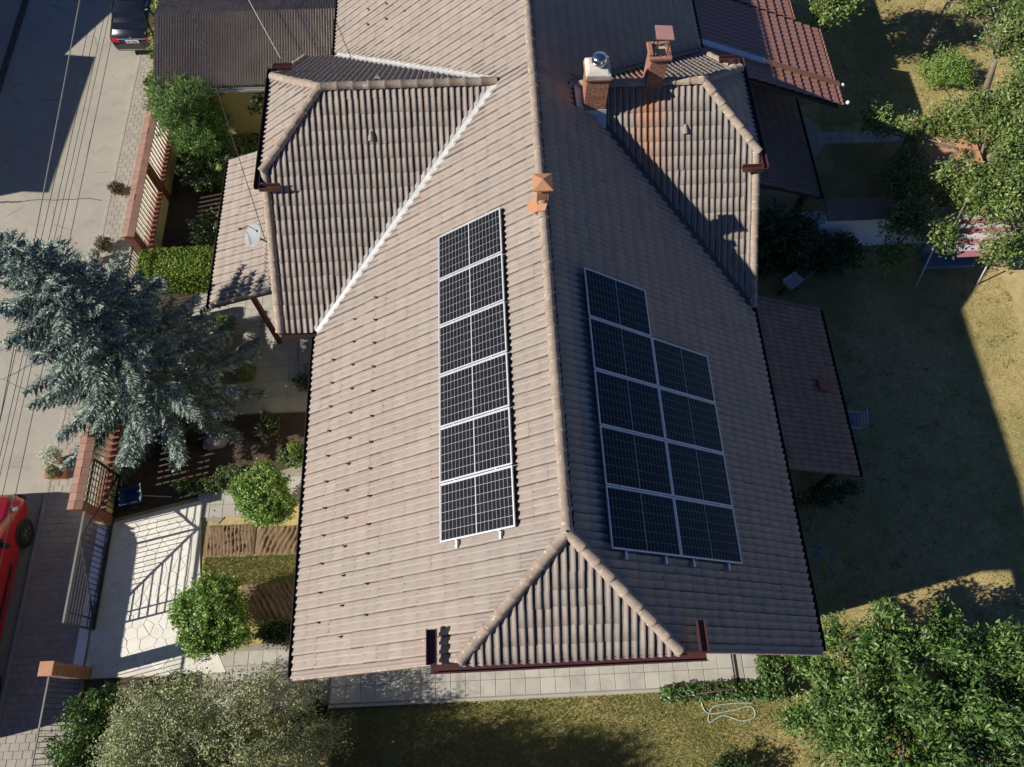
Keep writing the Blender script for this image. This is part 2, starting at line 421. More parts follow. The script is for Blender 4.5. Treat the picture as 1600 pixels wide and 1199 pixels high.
class MB:
    def __init__(self): self.v = []; self.f = []; self.sm = []
    def add(self, vs, fs, smooth=False):
        n = len(self.v)
        self.v += [tuple(map(float, x)) for x in vs]
        self.f += [tuple(i+n for i in f) for f in fs]
        self.sm += [smooth]*len(fs)
        return self
    def box(self, lo, hi, M=None):
        x0, y0, z0 = lo; x1, y1, z1 = hi
        vs = [(x0,y0,z0),(x1,y0,z0),(x1,y1,z0),(x0,y1,z0),(x0,y0,z1),(x1,y0,z1),(x1,y1,z1),(x0,y1,z1)]
        if M is not None: vs = [M @ Vector(v) for v in vs]
        return self.add(vs, [(0,3,2,1),(4,5,6,7),(0,1,5,4),(1,2,6,5),(2,3,7,6),(3,0,4,7)])
    def bar(self, p, q, w, h=None, up=(0,0,1)):
        """square bar from p to q"""
        h = h or w
        p = Vector(p); q = Vector(q); d = (q-p).normalized()
        u = Vector(up)
        if abs(d.dot(u)) > 0.95: u = Vector((0,1,0))
        s = d.cross(u).normalized(); t = s.cross(d)
        vs = []
        for e in (p, q):
            for a, b in ((-1,-1),(1,-1),(1,1),(-1,1)):
                vs.append(e + s*a*w/2 + t*b*h/2)
        return self.add(vs, [(0,1,2,3),(7,6,5,4),(0,4,5,1),(1,5,6,2),(2,6,7,3),(3,7,4,0)])
    def tube(self, pts, r, n=6, cap=True):
        pts = [Vector(p) for p in pts]
        rs = r if isinstance(r, (list, tuple)) else [r]*len(pts)
        base = len(self.v); vs = []; fs = []
        prev = None
        for i, p in enumerate(pts):
            d = (pts[min(i+1, len(pts)-1)] - pts[max(i-1, 0)]).normalized()
            if prev is None:
                u = Vector((0,0,1)) if abs(d.z) < 0.9 else Vector((1,0,0))
                s = d.cross(u).normalized()
            else:
                s = (prev - d*prev.dot(d)).normalized()
            prev = s; t = d.cross(s)
            for k in range(n):
                a = 2*math.pi*k/n
                vs.append(p + (s*math.cos(a) + t*math.sin(a))*rs[i])
        for i in range(len(pts)-1):
            for k in range(n):
                k2 = (k+1) % n
                fs.append((i*n+k, i*n+k2, (i+1)*n+k2, (i+1)*n+k))
        if cap:
            fs.append(tuple(range(n-1, -1, -1))); fs.append(tuple((len(pts)-1)*n+k for k in range(n)))
        return self.add(vs, fs, True)
    def lathe(self, prof, c=(0,0,0), n=16, M=None, caps=True):
        vs = []; fs = []
        for r, z in prof:
            for k in range(n):
                a = 2*math.pi*k/n
                vs.append((c[0]+r*math.cos(a), c[1]+r*math.sin(a), c[2]+z))
        if M is not None: vs = [M @ Vector(v) for v in vs]
        for i in range(len(prof)-1):
            for k in range(n):
                k2 = (k+1) % n
                fs.append((i*n+k, i*n+k2, (i+1)*n+k2, (i+1)*n+k))
        if caps:
            fs.append(tuple(range(n-1, -1, -1))); fs.append(tuple((len(prof)-1)*n+k for k in range(n)))
        return self.add(vs, fs, True)
    def prism(self, poly, ext):
        """polygon of 3D points, extruded by a vector"""
        n = len(poly); e = Vector(ext)
        vs = [Vector(p) for p in poly] + [Vector(p)+e for p in poly]
        fs = [tuple(range(n)), tuple(range(2*n-1, n-1, -1))]
        fs += [(i, i+n, (i+1) % n + n, (i+1) % n) for i in range(n)]
        return self.add(vs, fs)
    def loft(self, secs, closed=True, caps=True, smooth=True):
        n = len(secs[0]); vs = [p for s in secs for p in s]; fs = []
        for i in range(len(secs)-1):
            for k in range(n if closed else n-1):
                k2 = (k+1) % n
                fs.append((i*n+k, i*n+k2, (i+1)*n+k2, (i+1)*n+k))
        self.add(vs, fs, smooth)
        if caps:
            m = len(secs)-1
            self.add(secs[0], [tuple(range(n-1, -1, -1))]); self.add(secs[m], [tuple(range(n))])
        return self
    def build(self, name, mat, parent=None, fix=True, bevel=0.0):
        me = bpy.data.meshes.new(name)
        me.from_pydata(self.v, [], self.f)
        me.polygons.foreach_set('use_smooth', self.sm)
        if fix or bevel:
            bm = bmesh.new(); bm.from_mesh(me)
            if bevel:
                bmesh.ops.remove_doubles(bm, verts=bm.verts, dist=1e-5)
                bmesh.ops.bevel(bm, geom=[e for e in bm.edges if e.calc_face_angle(0) > 0.5], offset=bevel, segments=2, affect='EDGES', profile=0.6)
            bmesh.ops.recalc_face_normals(bm, faces=bm.faces)
            bm.to_mesh(me); bm.free()
        me.update()
        return link(name, me, mat, parent)

def tag(o, label=None, cat=None, group=None, kind=None):
    if label: o['label'] = label
    if cat: o['category'] = cat
    if group: o['group'] = group
    if kind: o['kind'] = kind
    return o

WLOC = {}
def thing(name, label, cat, loc=(0,0,0), rz=0.0, group=None):
    """Empty at a thing's base; parts are built in its local space."""
    o = bpy.data.objects.new(name, None)
    o.empty_display_size = 0.3
    COL.objects.link(o)
    o.location = loc; o.rotation_euler = (0, 0, rz)
    return tag(o, label, cat, group)

def wthing(name, label, cat, loc, group=None):
    """Empty whose parts are built in world coordinates (unproject() its location away)."""
    o = thing(name, label, cat, loc, 0, group)
    WLOC[o.name] = Vector(loc)
    return o

def wp(o, parent):
    """parent a world-built part to a wthing"""
    o.parent = parent
    if parent.name in WLOC:
        o.matrix_parent_inverse = Matrix.Translation(-WLOC[parent.name])
    return o

def copy_tree(o, parent=None):
    c = o.copy(); COL.objects.link(c)
    if parent is not None: c.parent = parent
    for ch in list(o.children): copy_tree(ch, c)
    return c

def struct(name, mb, mat):
    return tag(mb.build(name, mat), kind='structure')

def sheet(poly, z, thick=0.02):
    return MB().prism([(x, y, z) for x, y in poly], (0, 0, -thick))

def rect(x0, y0, x1, y1):
    return [(x0,y0),(x1,y0),(x1,y1),(x0,y1)]

def cam_px(P):
    d = np.asarray(P, float) - CAM
    w = d @ _fw
    return 800 + FPX*(d @ _r2)/w, 599.5 - FPX*(d @ _u2)/w, w

def pieces(name, parent, mat, polys, h, top, n_single=300, stuff='piece_field'):
    """flat pieces (polygons in plan) with real thickness; the n_single largest in the picture are objects, the rest one stuff part."""
    sc = []
    for pl in polys:
        c = np.mean(np.array(pl), 0)
        u, v, w = cam_px((c[0], c[1], top))
        vis = 0 <= u <= 1600 and 0 <= v <= 1199
        a = 0.5*abs(sum(pl[i][0]*pl[(i+1) % len(pl)][1]-pl[(i+1) % len(pl)][0]*pl[i][1] for i in range(len(pl))))
        sc.append((a/w**2 if vis else 0))
    order = sorted(range(len(polys)), key=lambda i: -sc[i])
    rest = MB()
    def put(mb, pl, dz):
        inner = []
        c = np.mean(np.array(pl), 0)
        for p in pl:
            d = np.array(p)-c; L = np.linalg.norm(d)
            inner.append(tuple(np.array(c)+d*max(0.2, (L-0.012)/L)))
        n = len(pl)
        vs = [(x, y, top-h) for x, y in pl] + [(x, y, top-0.006+dz) for x, y in pl] + [(x, y, top+dz) for x, y in inner]
        fs = [(i, (i+1) % n, (i+1) % n+n, i+n) for i in range(n)] + [(i+n, (i+1) % n+n, (i+1) % n+2*n, i+2*n) for i in range(n)] + [tuple(range(2*n, 3*n))]
        mb.add(vs, fs)
    for rank, i in enumerate(order):
        dz = random.uniform(-0.003, 0.003)
        if rank < n_single and sc[i] > 0:
            mb = MB(); put(mb, polys[i], dz)
            wp(mb.build(name, mat, None, fix=False), parent)
        else:
            put(rest, polys[i], dz)
    if rest.v:
        o = rest.build(stuff, mat, None, fix=False)
        o['kind'] = 'stuff'
        wp(o, parent)

# ------------------------------------------------------------------ ground, road, pavements
struct('ground', sheet(rect(-150, -120, 150, 180), -0.02, 0.3), 'lawn')
GZ = 1.2        # the garden side lies higher than the street side
struct('lawn', MB().prism([(-5.75, -30, GZ), (120, -30, GZ), (120, 120, GZ), (4.8, 120, GZ), (4.8, 1.8, GZ), (-5.75, 1.8, GZ)], (0, 0, -GZ-.015)), 'lawn')
struct('road', sheet(rect(-20.3, -60, -15.1, 120), -0.004, 0.02), 'asphalt')
# far pavement beyond its kerb
kerb = MB()
y = -20.0
struct('far_pavement', sheet(rect(-26, -60, -20.55, 120), 0.02, 0.06), 'asphalt')
for i in range(60):
    yy = 6+i*0.5
    o = MB().box((-20.55, yy, -0.02), (-20.3, yy+0.488, 0.05+random.uniform(-.004, .004))).build('kerb_stone', 'tar', None, bevel=0.01)
    if i == 0: kerb_parent = o; o.name = 'far_kerb'; tag(o, kind='structure')
    else: o.parent = kerb_parent
# crack sealed with tar across the road
crack = MB()
px = -20.2; py = 18.35
pts = []
while px < -15.3:
    pts.append((px, py)); px += random.uniform(.08, .2); py += random.uniform(-.035, .035)
for (a, b), (c, d) in zip(pts[:-1], pts[1:]):
    w = 0.035 if a < -18.4 else 0.016
    crack.add([(a, b-w, 0), (c, d-w, 0), (c, d+w, 0), (a, b+w, 0)], [(0, 1, 2, 3)])
o = crack.build('road_crack', 'tar', bpy.data.objects['road'])

# pavement along the fence with small pavers
pav = struct('pavement', sheet(rect(-15.02, -20, -12.95, 60), 0.052, 0.1), 'joint')
kerbs = MB()
polys = []
rowh = 0.2
for j in range(int(34/rowh)):
    y0 = -3 + j*rowh
    off = (j % 2)*0.13
    x = -14.98 - off
    while x < -13.17:
        x0 = max(x, -14.98); x1 = min(x+0.26, -13.16)
        if x1-x0 > 0.05: polys.append(rect(x0+.004, y0+.004, x1-.004, y0+rowh-.004))
        x += 0.26
pieces('paver', pav, 'paver', polys, 0.03, 0.066, 300, 'paver_field')
ks = None
for i in range(70):
    yy = -4+i*0.5
    o = MB().box((-15.12, yy, -0.05), (-15.0, yy+0.49, 0.062)).build('kerb_stone', 'concrete', None, bevel=0.012)
    wp(o, pav)

# white crazy-paved driveway inside the gate
def voronoi(x0, y0, x1, y1, step, keep):
    pts = []
    ny = int((y1-y0)/step)+1; nx = int((x1-x0)/step)+1
    for j in range(-1, ny+1):
        for i in range(-1, nx+1):
            pts.append((x0+(i+.5+random.uniform(-.48, .48))*step, y0+(j+.5+random.uniform(-.48, .48))*step))
    out = []
    P = np.array(pts)
    for p in pts:
        if not keep(p): continue
        poly = [(p[0]-step*2, p[1]-step*2), (p[0]+step*2, p[1]-step*2), (p[0]+step*2, p[1]+step*2), (p[0]-step*2, p[1]+step*2)]
        d = np.hypot(P[:,0]-p[0], P[:,1]-p[1])
        for k in np.argsort(d)[1:18]:
            q = P[k]; mx, my = (p[0]+q[0])/2, (p[1]+q[1])/2; nx_, ny_ = q[0]-p[0], q[1]-p[1]
            L = math.hypot(nx_, ny_); nx_ /= L; ny_ /= L
            off = 0.006
            new = []
            for a, b in zip(poly, poly[1:]+poly[:1]):
                da = (a[0]-mx)*nx_+(a[1]-my)*ny_+off; db = (b[0]-mx)*nx_+(b[1]-my)*ny_+off
                if da <= 0: new.append(a)
                if (da < 0) != (db < 0):
                    t = da/(da-db); new.append((a[0]+t*(b[0]-a[0]), a[1]+t*(b[1]-a[1])))
            poly = new
            if len(poly) < 3: break
        if len(poly) >= 3: out.append([(min(max(a, x0), x1), min(max(b, y0), y1)) for a, b in poly])
    return out
drive_poly = [(-13.1, 1.75), (-9.0, 1.75), (-9.9, 3.4), (-10.12, 5.0), (-10.3, 6.75), (-12.55, 6.25), (-13.1, 6.1)]
drive = struct('driveway', sheet(drive_poly, 0.036, 0.08), 'drive_joint')
def in_drive(p):
    return -13.0 < p[0] < -10.35-0.12*(5-p[1])*0 and 1.95 < p[1] < 6.15
pieces('paving_stone', drive, 'drive_stone', voronoi(-13.0, 1.85, -10.4, 6.2, 0.31, in_drive), 0.03, 0.05, 300, 'paving_field')
struct('gate_track', MB().box((-13.28, 2.05, 0.0), (-13.02, 7.6, 0.085)), 'white_wall')

def slab_grid(x0, y0, x1, y1, sx, sy, keep=None, jit=0.004):
    out = []
    nx = round((x1-x0)/sx); ny = round((y1-y0)/sy)
    for i in range(nx):
        for j in range(ny):
            r = rect(x0+i*sx+jit, y0+j*sy+jit, x0+(i+1)*sx-jit, y0+(j+1)*sy-jit)
            c = (x0+(i+.5)*sx, y0+(j+.5)*sy)
            if keep is None or keep(c): out.append(r)
    return out
# raised terrace along the south gable
ZT = 1.36
ter = struct('terrace', MB().box((-5.78, 0.72, 0.0), (5.8, 1.9, ZT-.025)), 'joint')
pieces('slab', ter, 'slab', slab_grid(-5.76, 0.74, 4.84, 1.94, 0.3926, 0.4) + slab_grid(5.12, 0.74, 5.78, 1.94, 0.33, 0.4), 0.04, ZT, 300)
o = MB().box((-5.8, 0.64, 0.0), (5.8, 0.715, ZT-.03)).build('edging', 'concrete'); wp(o, ter)
o = MB().box((4.9, 0.73, ZT-.03), (4.97, 1.93, ZT-.012)).build('drain_slot', 'black_hole'); wp(o, ter)
o = MB().box((4.98, 0.73, ZT-.03), (5.1, 1.93, ZT+.003)).build('drain_edge', 'concrete'); wp(o, ter)
# lower slab path west of the terrace
lp = struct('slab_path', sheet([(-9.9, 0.9), (-5.95, 0.4), (-5.95, 2.6), (-9.9, 2.3)], 0.012, 0.05), 'joint')
pieces('slab', lp, 'slab', slab_grid(-9.6, 0.7, -6.0, 2.3, 0.4, 0.4), 0.03, 0.03, 300)
gp = struct('garden_walk', sheet([(-10.75, 6.3), (-9.7, 6.0), (-9.3, 6.5), (-5.2, 6.95), (-5.2, 7.7), (-7.3, 7.75), (-9.5, 7.15), (-10.4, 6.85)], 0.008, 0.05), 'joint')
def in_walk(c):
    t = (c[0]+10.4)/3.4
    return 6.35+0.62*t-0.25 < c[1] < 6.8+0.8*t
pieces('slab', gp, 'slab', slab_grid(-10.4, 5.8, -5.2, 8.2, 0.4, 0.4, in_walk), 0.03, 0.028, 300)
# entrance court under the porch
ec = struct('entrance_court', sheet([(-10.7, 9.55), (-5.0, 9.55), (-5.0, 17.0), (-9.8, 17.0), (-10.7, 14.1)], 0.006, 0.05), 'joint')
pieces('slab', ec, 'slab', slab_grid(-9.6, 9.6, -5.2, 14.0, 0.55, 0.55, lambda c: c[0] > -9.6) + slab_grid(-11.4, 12.5, -9.6, 14.2, 0.6, 0.6), 0.03, 0.026, 300)

# planting soil, furrowed beds and grass strip on the street side
struct('garden_soil', sheet([(-12.9, 6.3), (-10.3, 6.9), (-9.4, 7.25), (-7.2, 7.8), (-5.2, 7.75), (-5.2, 9.6), (-10.75, 9.6), (-10.9, 14.2), (-12.9, 14.2)], -0.002, 0.05), 'soil')
struct('front_garden_bed', sheet([(-12.85, 14.1), (-9.6, 14.1), (-9.6, 21.4), (-12.85, 21.4)], -0.004, 0.05), 'soil')
struct('corner_bed', sheet(rect(-12.9, -6, -10.0, 1.72), -0.003, 0.05), 'soil')
def furrows(name, x0, y0, x1, y1, ang, pitch, part=None):
    mb = MB()
    nx = int((x1-x0)/0.035); ny = int((y1-y0)/0.06)
    vs = []; fs = []
    ca_, sa_ = math.cos(ang), math.sin(ang)
    for j in range(ny+1):
        for i in range(nx+1):
            x = x0+(x1-x0)*i/nx; y = y0+(y1-y0)*j/ny
            ph = (x*ca_+y*sa_)/pitch*2*math.pi+.9*math.sin(x*5.1+y*3.3)+.6*math.sin(y*9+x*2)
            edge = min(1, 4*min(i, nx-i)/nx*3, 4*min(j, ny-j)/ny*3)
            vs.append((x+random.uniform(-.006, .006), y+random.uniform(-.01, .01), 0.004+edge*(0.03+(0.024+.008*math.sin(x*7+y*4))*math.sin(ph)+random.uniform(-.013, .013))))
    for j in range(ny):
        for i in range(nx):
            a = j*(nx+1)+i
            fs.append((a, a+1, a+nx+2, a+nx+1))
    mb.add(vs, fs, True)
    return tag(mb.build(name, 'furrow', fix=False), kind='structure')
furrows('furrowed_bed', -10.05, 5.0, -8.55, 5.95, R(8), 0.105)
furrows('furrowed_bed', -8.5, 5.0, -6.2, 5.85, R(-24), 0.15)
furrows('furrowed_bed', -8.8, 3.15, -6.2, 4.15, R(34), 0.14)
struct('grass_strip', sheet(rect(-10.05, 4.1, -6.0, 5.02), 0.001, 0.04), 'lawn')
# concrete corner slab and stepping path on the garden side
sl = struct('concrete_corner', sheet([(9.9, 18.2), (10.9, 18.6), (11.75, 19.7), (11.75, 20.6), (11.1, 21.4), (9.9, 21.4)], 0.03, 0.08), 'concrete')
sp = struct('garden_path', sheet(rect(11.7, 19.75, 16.5, 20.35), 0.01, 0.05), 'concrete')
pieces('slab', sp, 'slab', slab_grid(11.75, 19.78, 16.4, 20.33, 0.42, 0.27), 0.03, 0.03, 300)
# crack line along the road surface is only wear; nothing else lies on it

# ------------------------------------------------------------------ the house
A = R(35.36); CA, SA, TA = math.cos(A), math.sin(A), math.tan(A)
XL, XR = -5.5, 5.38
YS, YN = 1.06, 21.2             # gable ends
AP_S, AP_N = 2.93, 19.35        # ridge ends
HB = 1.95                       # half-hip corner offset
house = wthing('house', 'large house with weathered grey-brown tiled roof carrying the solar panels', 'house', (0, 11, 0))

walls = MB()
walls.box((-4.85, 1.75, 0.0), (4.75, 20.5, 6.35))
for y0, y1 in ((1.75, 2.05), (20.2, 20.5)):
    zb = 6.3
    walls.prism([(-4.85, y0, zb), (4.75, y0, zb), (1.9, y0, 8.45), (-1.9, y0, 8.45)], (0, y1-y0, 0))
walls.box((-5.95, 9.9, 0.0), (-4.8, 17.6, 6.2))
walls.prism([(-5.95, 9.9, 6.15), (-5.95, 17.6, 6.15), (-5.95, 15.3, 8.1), (-5.95, 12.2, 8.1)], (0.3, 0, 0))
walls.box((4.7, 10.0, 0.0), (5.05, 17.4, 6.2))
walls.prism([(4.75, 10.0, 6.15), (4.75, 17.4, 6.15), (4.75, 15.2, 8.0), (4.75, 12.2, 8.0)], (0.3, 0, 0))
wp(walls.build('wall', 'render_wall'), house)
def window(cx, cy, cz, w, h, ax):
    """ax 'y': in a wall facing +-y at y=cy; 'x': wall facing +-x"""
    fr = MB(); pn = MB()
    def bx(mb, a0, z0, a1, z1, d):
        if ax[1] == 'y': mb.box((cx+a0, cy-d, cz+z0), (cx+a1, cy+d, cz+z1))
        else: mb.box((cx-d, cy+a0, cz+z0), (cx+d, cy+a1, cz+z1))
    for s in (-1, 1):
        bx(fr, s*w/2-.04, -h/2, s*w/2+.04, h/2, .06)
        bx(fr, -w/2+.04, s*h/2-.04, w/2-.04, s*h/2+.04, .058)
    bx(fr, -.03, -h/2+.04, .03, h/2-.04, .05)
    f = wp(fr.build('window', 'white_frame'), house)
    bx(pn, -w/2+.04, -h/2+.04, w/2-.04, h/2-.04, .02)
    pn.build('pane', 'car_glass', f)
for x in (-2.6, 2.2): 
    for z in (1.6, 4.5): window(x, 1.74, z, 1.3, 1.3, '-y')
window(0, 1.74, 7.2, 1.1, 1.1, '-y')
for yy in (3.5, 7.0):
    for z in (1.7, 4.5): window(-4.86, yy, z, 1.2, 1.3, '-x'); window(4.76, yy, z, 1.2, 1.3, '+x')
for yy in (11.3, 15.5): window(-5.96, yy, 4.6, 1.2, 1.2, '-x')

roof = wp(MB().prism([(XL, YS, 10+XL*TA), (-HB, YS, 10-HB*TA), (0, AP_S, 10), (0, AP_N, 10), (-HB, YN, 10-HB*TA), (XL, YN, 10+XL*TA)], (0, 0, -0.13)).build('roof', 'deck'), house)
# the roof part's own mesh is the boarding under the tiles of the west slope; the other boards follow
def deck(poly):
    o = MB().prism(poly, (0, 0, -0.13)).build('roof_board', 'deck'); o.parent = roof
deck([(XR, YS, 10-XR*TA), (XR, YN, 10-XR*TA), (HB, YN, 10-HB*TA), (0, AP_N, 10), (0, AP_S, 10), (HB, YS, 10-HB*TA)])
deck([(-HB, YS-.06, 10-(AP_S-YS+.06)*TA), (HB, YS-.06, 10-(AP_S-YS+.06)*TA), (0, AP_S, 10)])
deck([(HB, YN+.06, 10-HB*TA), (-HB, YN+.06, 10-HB*TA), (0, AP_N, 10)])
WL = dict(yr=13.77, zr=9.42, ax=-4.94, vx=-6.45, vj=-0.82)       # west wing
WR = dict(yr=13.68, zr=9.32, ax=4.08, vx=5.44, vj=0.96)          # east wing
for w, sg in ((WL, -1), (WR, 1)):
    yr, zr, ax, vx, vj = w['yr'], w['zr'], w['ax'], w['vx'], w['vj']
    hb = abs(vx-ax); w['hb'] = hb; w['zb'] = zr-hb*TA
    ze = 6.13 if sg < 0 else 6.2
    w['ye'] = yr-(zr-ze)/TA; w['yn'] = yr+(zr-ze)/TA
    c = vj
    for s in (-1, 1):
        ye = yr+s*(zr-ze)/TA
        poly = [(vx, ye, ze), (vx, yr+s*hb, zr-hb*TA), (ax, yr, zr), (c, yr, zr), (c+sg*(zr-ze)/TA, ye, ze)]
        if len(poly) == 5 and abs(poly[0][0]-poly[4][0]) < 0.12: poly = poly[:4] + [(vx, ye+.001*s*-1, ze)]; poly = poly[:4] + poly[:0]
        deck([(px_, py_, pz_-0.012) for px_, py_, pz_ in poly])
    deck([(vx, yr-hb, zr-hb*TA), (vx, yr+hb, zr-hb*TA), (ax, yr, zr)])

# --- roof tiles: double-roll concrete tiles, 0.30 m cover width, 0.34 m gauge
TW, TG, TL = 0.30, 0.34, 0.365
PROF = [(0, .001), (.016, .006), (.055, .012), (.080, .031), (.096, .041), (.122, .041), (.133, .034), (.138, .001), (.166, .006), (.205, .012), (.230, .031), (.246, .041), (.272, .041), (.283, .034), (.288, .001)]
_tv = []
for s in (0.0, TL):
    for a, h in PROF:
        _tv.append((a, s, h+0.006*(1-s/TL)))
for a, h in PROF:
    _tv.append((a, 0.0, h+0.006-0.024))
_tv = np.array(_tv); _n = len(PROF)
_tp = np.array([1.0 if h < .009 else 0.0 for _, h in PROF]*3, np.float32)   # 1 in the pans, coloured dark for soiling and roll shadow
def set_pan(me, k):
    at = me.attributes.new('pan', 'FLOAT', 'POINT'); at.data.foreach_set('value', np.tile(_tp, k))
_tf = np.array([(i, i+1, i+1+_n, i+_n) for i in range(_n-1)] + [(i+2*_n, i+1+2*_n, i+1, i) for i in range(_n-1)])
TILE_ME = {}
def tile_mesh(mat):
    if mat not in TILE_ME:
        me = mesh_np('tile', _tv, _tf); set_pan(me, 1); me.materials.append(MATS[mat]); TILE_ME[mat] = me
    return TILE_ME[mat]
CAND = []      # (score, matrix, mat)
STUFF = []     # arrays of whole tiles
PANEL_BOX = []
def slope(O, Av, Sv, na, ns, regions, mat, smin=0):
    """tiles on one slope; regions = list of half-space lists (point, normal)"""
    O, Av, Sv = map(lambda v: np.array(v, float), (O, Av, Sv))
    Nv = np.cross(Av, Sv)
    clips = [MB() for _ in regions]
    for j in range(ns):
        for i in range(na):
            o = O+Av*(i*TW)+Sv*(j*TG)
            jit = rng.uniform(-.007, .007, 2)
            base = o + Av*jit[0]*0.6 + Sv*jit[1] + Nv*rng.uniform(0, .011)
            tw = rng.normal()*.007 + (rng.normal()*.03 if rng.random() < .012 else 0)
            A2 = Av*math.cos(tw)+Sv*math.sin(tw); S2 = Sv*math.cos(tw)-Av*math.sin(tw)
            corners = np.array([o, o+Av*TW, o+Sv*TL, o+Av*TW+Sv*TL])
            for ri, hs in enumerate(regions):
                dmin = min(float(((corners-np.array(p)) @ np.array(n)).min()) for p, n in hs)
                dmax = min(float(((corners-np.array(p)) @ np.array(n)).max()) for p, n in hs)
                if dmin >= 0:
                    M = np.eye(4); M[:3, 0] = A2; M[:3, 1] = S2; M[:3, 2] = Nv; M[:3, 3] = base
                    c = corners.mean(0); u, v, w = cam_px(c)
                    f = (CAM-c) @ Nv/np.linalg.norm(CAM-c)
                    vis = -5 < u < 1605 and -5 < v < 1204 and not any(b(u, v) for b in PANEL_BOX)
                    CAND.append((f/w**2 if vis else 0, M, mat))
                    break
                elif dmax > 0:
                    V = base+np.outer(_tv[:, 0], Av)+np.outer(_tv[:, 1], Sv)+np.outer(_tv[:, 2], Nv)
                    clips[ri].add(V, [tuple(f) for f in _tf])
    for mb, hs in zip(clips, regions):
        if not mb.v: continue
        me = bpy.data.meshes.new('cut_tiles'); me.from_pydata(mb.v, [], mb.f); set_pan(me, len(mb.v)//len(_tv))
        bm = bmesh.new(); bm.from_mesh(me)
        for p, n in hs:
            bmesh.ops.bisect_plane(bm, geom=bm.verts[:]+bm.edges[:]+bm.faces[:], plane_co=p, plane_no=n, clear_inner=True, dist=1e-5)
        bm.to_mesh(me); bm.free()
        o = link('cut_tile_row', me, mat, roof); o['kind'] = 'stuff'

def panel_hidden(u, v):   # under the two solar arrays
    if 688 < u < 800 and 345+ (800-u)*0.42 < v < 835: return True
    if 925 < u < 1150 and 430+(u-912)*0.6 < v < 860: return True
    return False
PANEL_BOX.append(panel_hidden)

FV = 0.09   # open strip each side of a valley
r2 = 1/math.sqrt(2)
nrow = 20
def hs_y(y, s): return ((0, y, 0), (0, s, 0))
# west slope
regW = [[hs_y(YS, 1), hs_y(13.77, -1), ((0, AP_S, 0), (-r2, r2, 0)), ((-0.82+FV, 13.77, 0), (r2, -r2, 0))],
        [hs_y(13.77, 1), hs_y(YN, -1), ((0, AP_N, 0), (-r2, -r2, 0)), ((-0.82+FV, 13.77, 0), (r2, r2, 0))]]
regW[0][2] = ((0, AP_S, 0), (r2*-1*(AP_S-YS)/HB*1.0, r2, 0))
regW[1][2] = ((0, AP_N, 0), (-r2, -r2, 0))
slope((XL-0.02, 21.3, 10+XL*TA+.0), (0, -1, 0), (CA, 0, SA), 68, nrow, regW, 'roof_tile_main')
regE = [[hs_y(YS, 1), hs_y(13.68, -1), ((0, AP_S, 0), (r2, r2, 0)), ((0.96-FV, 13.68, 0), (-r2, -r2, 0))],
        [hs_y(13.68, 1), hs_y(YN, -1), ((0, AP_N, 0), (r2, -r2, 0)), ((0.96-FV, 13.68, 0), (-r2, r2, 0))]]
slope((XR+0.02, 0.9, 10-XR*TA), (0, 1, 0), (-CA, 0, SA), 68, nrow-1, regE, 'roof_tile_main')
# south half-hip
slope((-2.1, YS-.08, 10-(AP_S-YS+.08)*TA), (1, 0, 0), (0, CA, SA), 14, 7,
      [[((0, AP_S, 0), (r2, -r2, 0)), ((0, AP_S, 0), (-r2, -r2, 0))]], 'roof_tile_wing')
# wings
yr, zr, ax, vx, vj, hb, zb, ye, yn = (WL[k] for k in ('yr', 'zr', 'ax', 'vx', 'vj', 'hb', 'zb', 'ye', 'yn'))
slope((vx, ye-.02, 6.13-.014), (1, 0, 0), (0, CA, SA), 20, 17, [[((vx, 0, 0), (1, 0, 0)), ((ax, yr, 0), (r2, -r2, 0)), ((vj-FV, yr, 0), (-r2, r2, 0)), hs_y(yr, -1)]], 'roof_tile_wing')
slope((vj+.3, yn+.02, 6.13-.014), (-1, 0, 0), (0, -CA, SA), 21, 17, [[((vx, 0, 0), (1, 0, 0)), ((ax, yr, 0), (r2, r2, 0)), ((vj-FV, yr, 0), (-r2, -r2, 0)), hs_y(yr, 1)]], 'roof_tile_wing')
slope((vx-.05, yr+1.8, zb-.03), (0, -1, 0), (CA, 0, SA), 12, 6, [[((ax, yr, 0), (-r2, r2, 0)), ((ax, yr, 0), (-r2, -r2, 0))]], 'roof_tile_main')
yr, zr, ax, vx, vj, hb, zb, ye, yn = (WR[k] for k in ('yr', 'zr', 'ax', 'vx', 'vj', 'hb', 'zb', 'ye', 'yn'))
slope((vj-.3, ye-.02, 6.2-.014), (1, 0, 0), (0, CA, SA), 16, 17, [[((vx, 0, 0), (-1, 0, 0)), ((ax, yr, 0), (-r2, -r2, 0)), ((vj+FV, yr, 0), (r2, r2, 0)), hs_y(yr, -1)]], 'roof_tile_wing')
slope((vx, yn+.02, 6.2-.014), (-1, 0, 0), (0, -CA, SA), 16, 17, [[((vx, 0, 0), (-1, 0, 0)), ((ax, yr, 0), (-r2, r2, 0)), ((vj+FV, yr, 0), (r2, -r2, 0)), hs_y(yr, 1)]], 'roof_tile_wing')
slope((vx+.05, yr-1.8, zb-.03), (0, 1, 0), (-CA, 0, SA), 12, 6, [[((ax, yr, 0), (r2, r2, 0)), ((ax, yr, 0), (r2, -r2, 0))]], 'roof_tile_main')

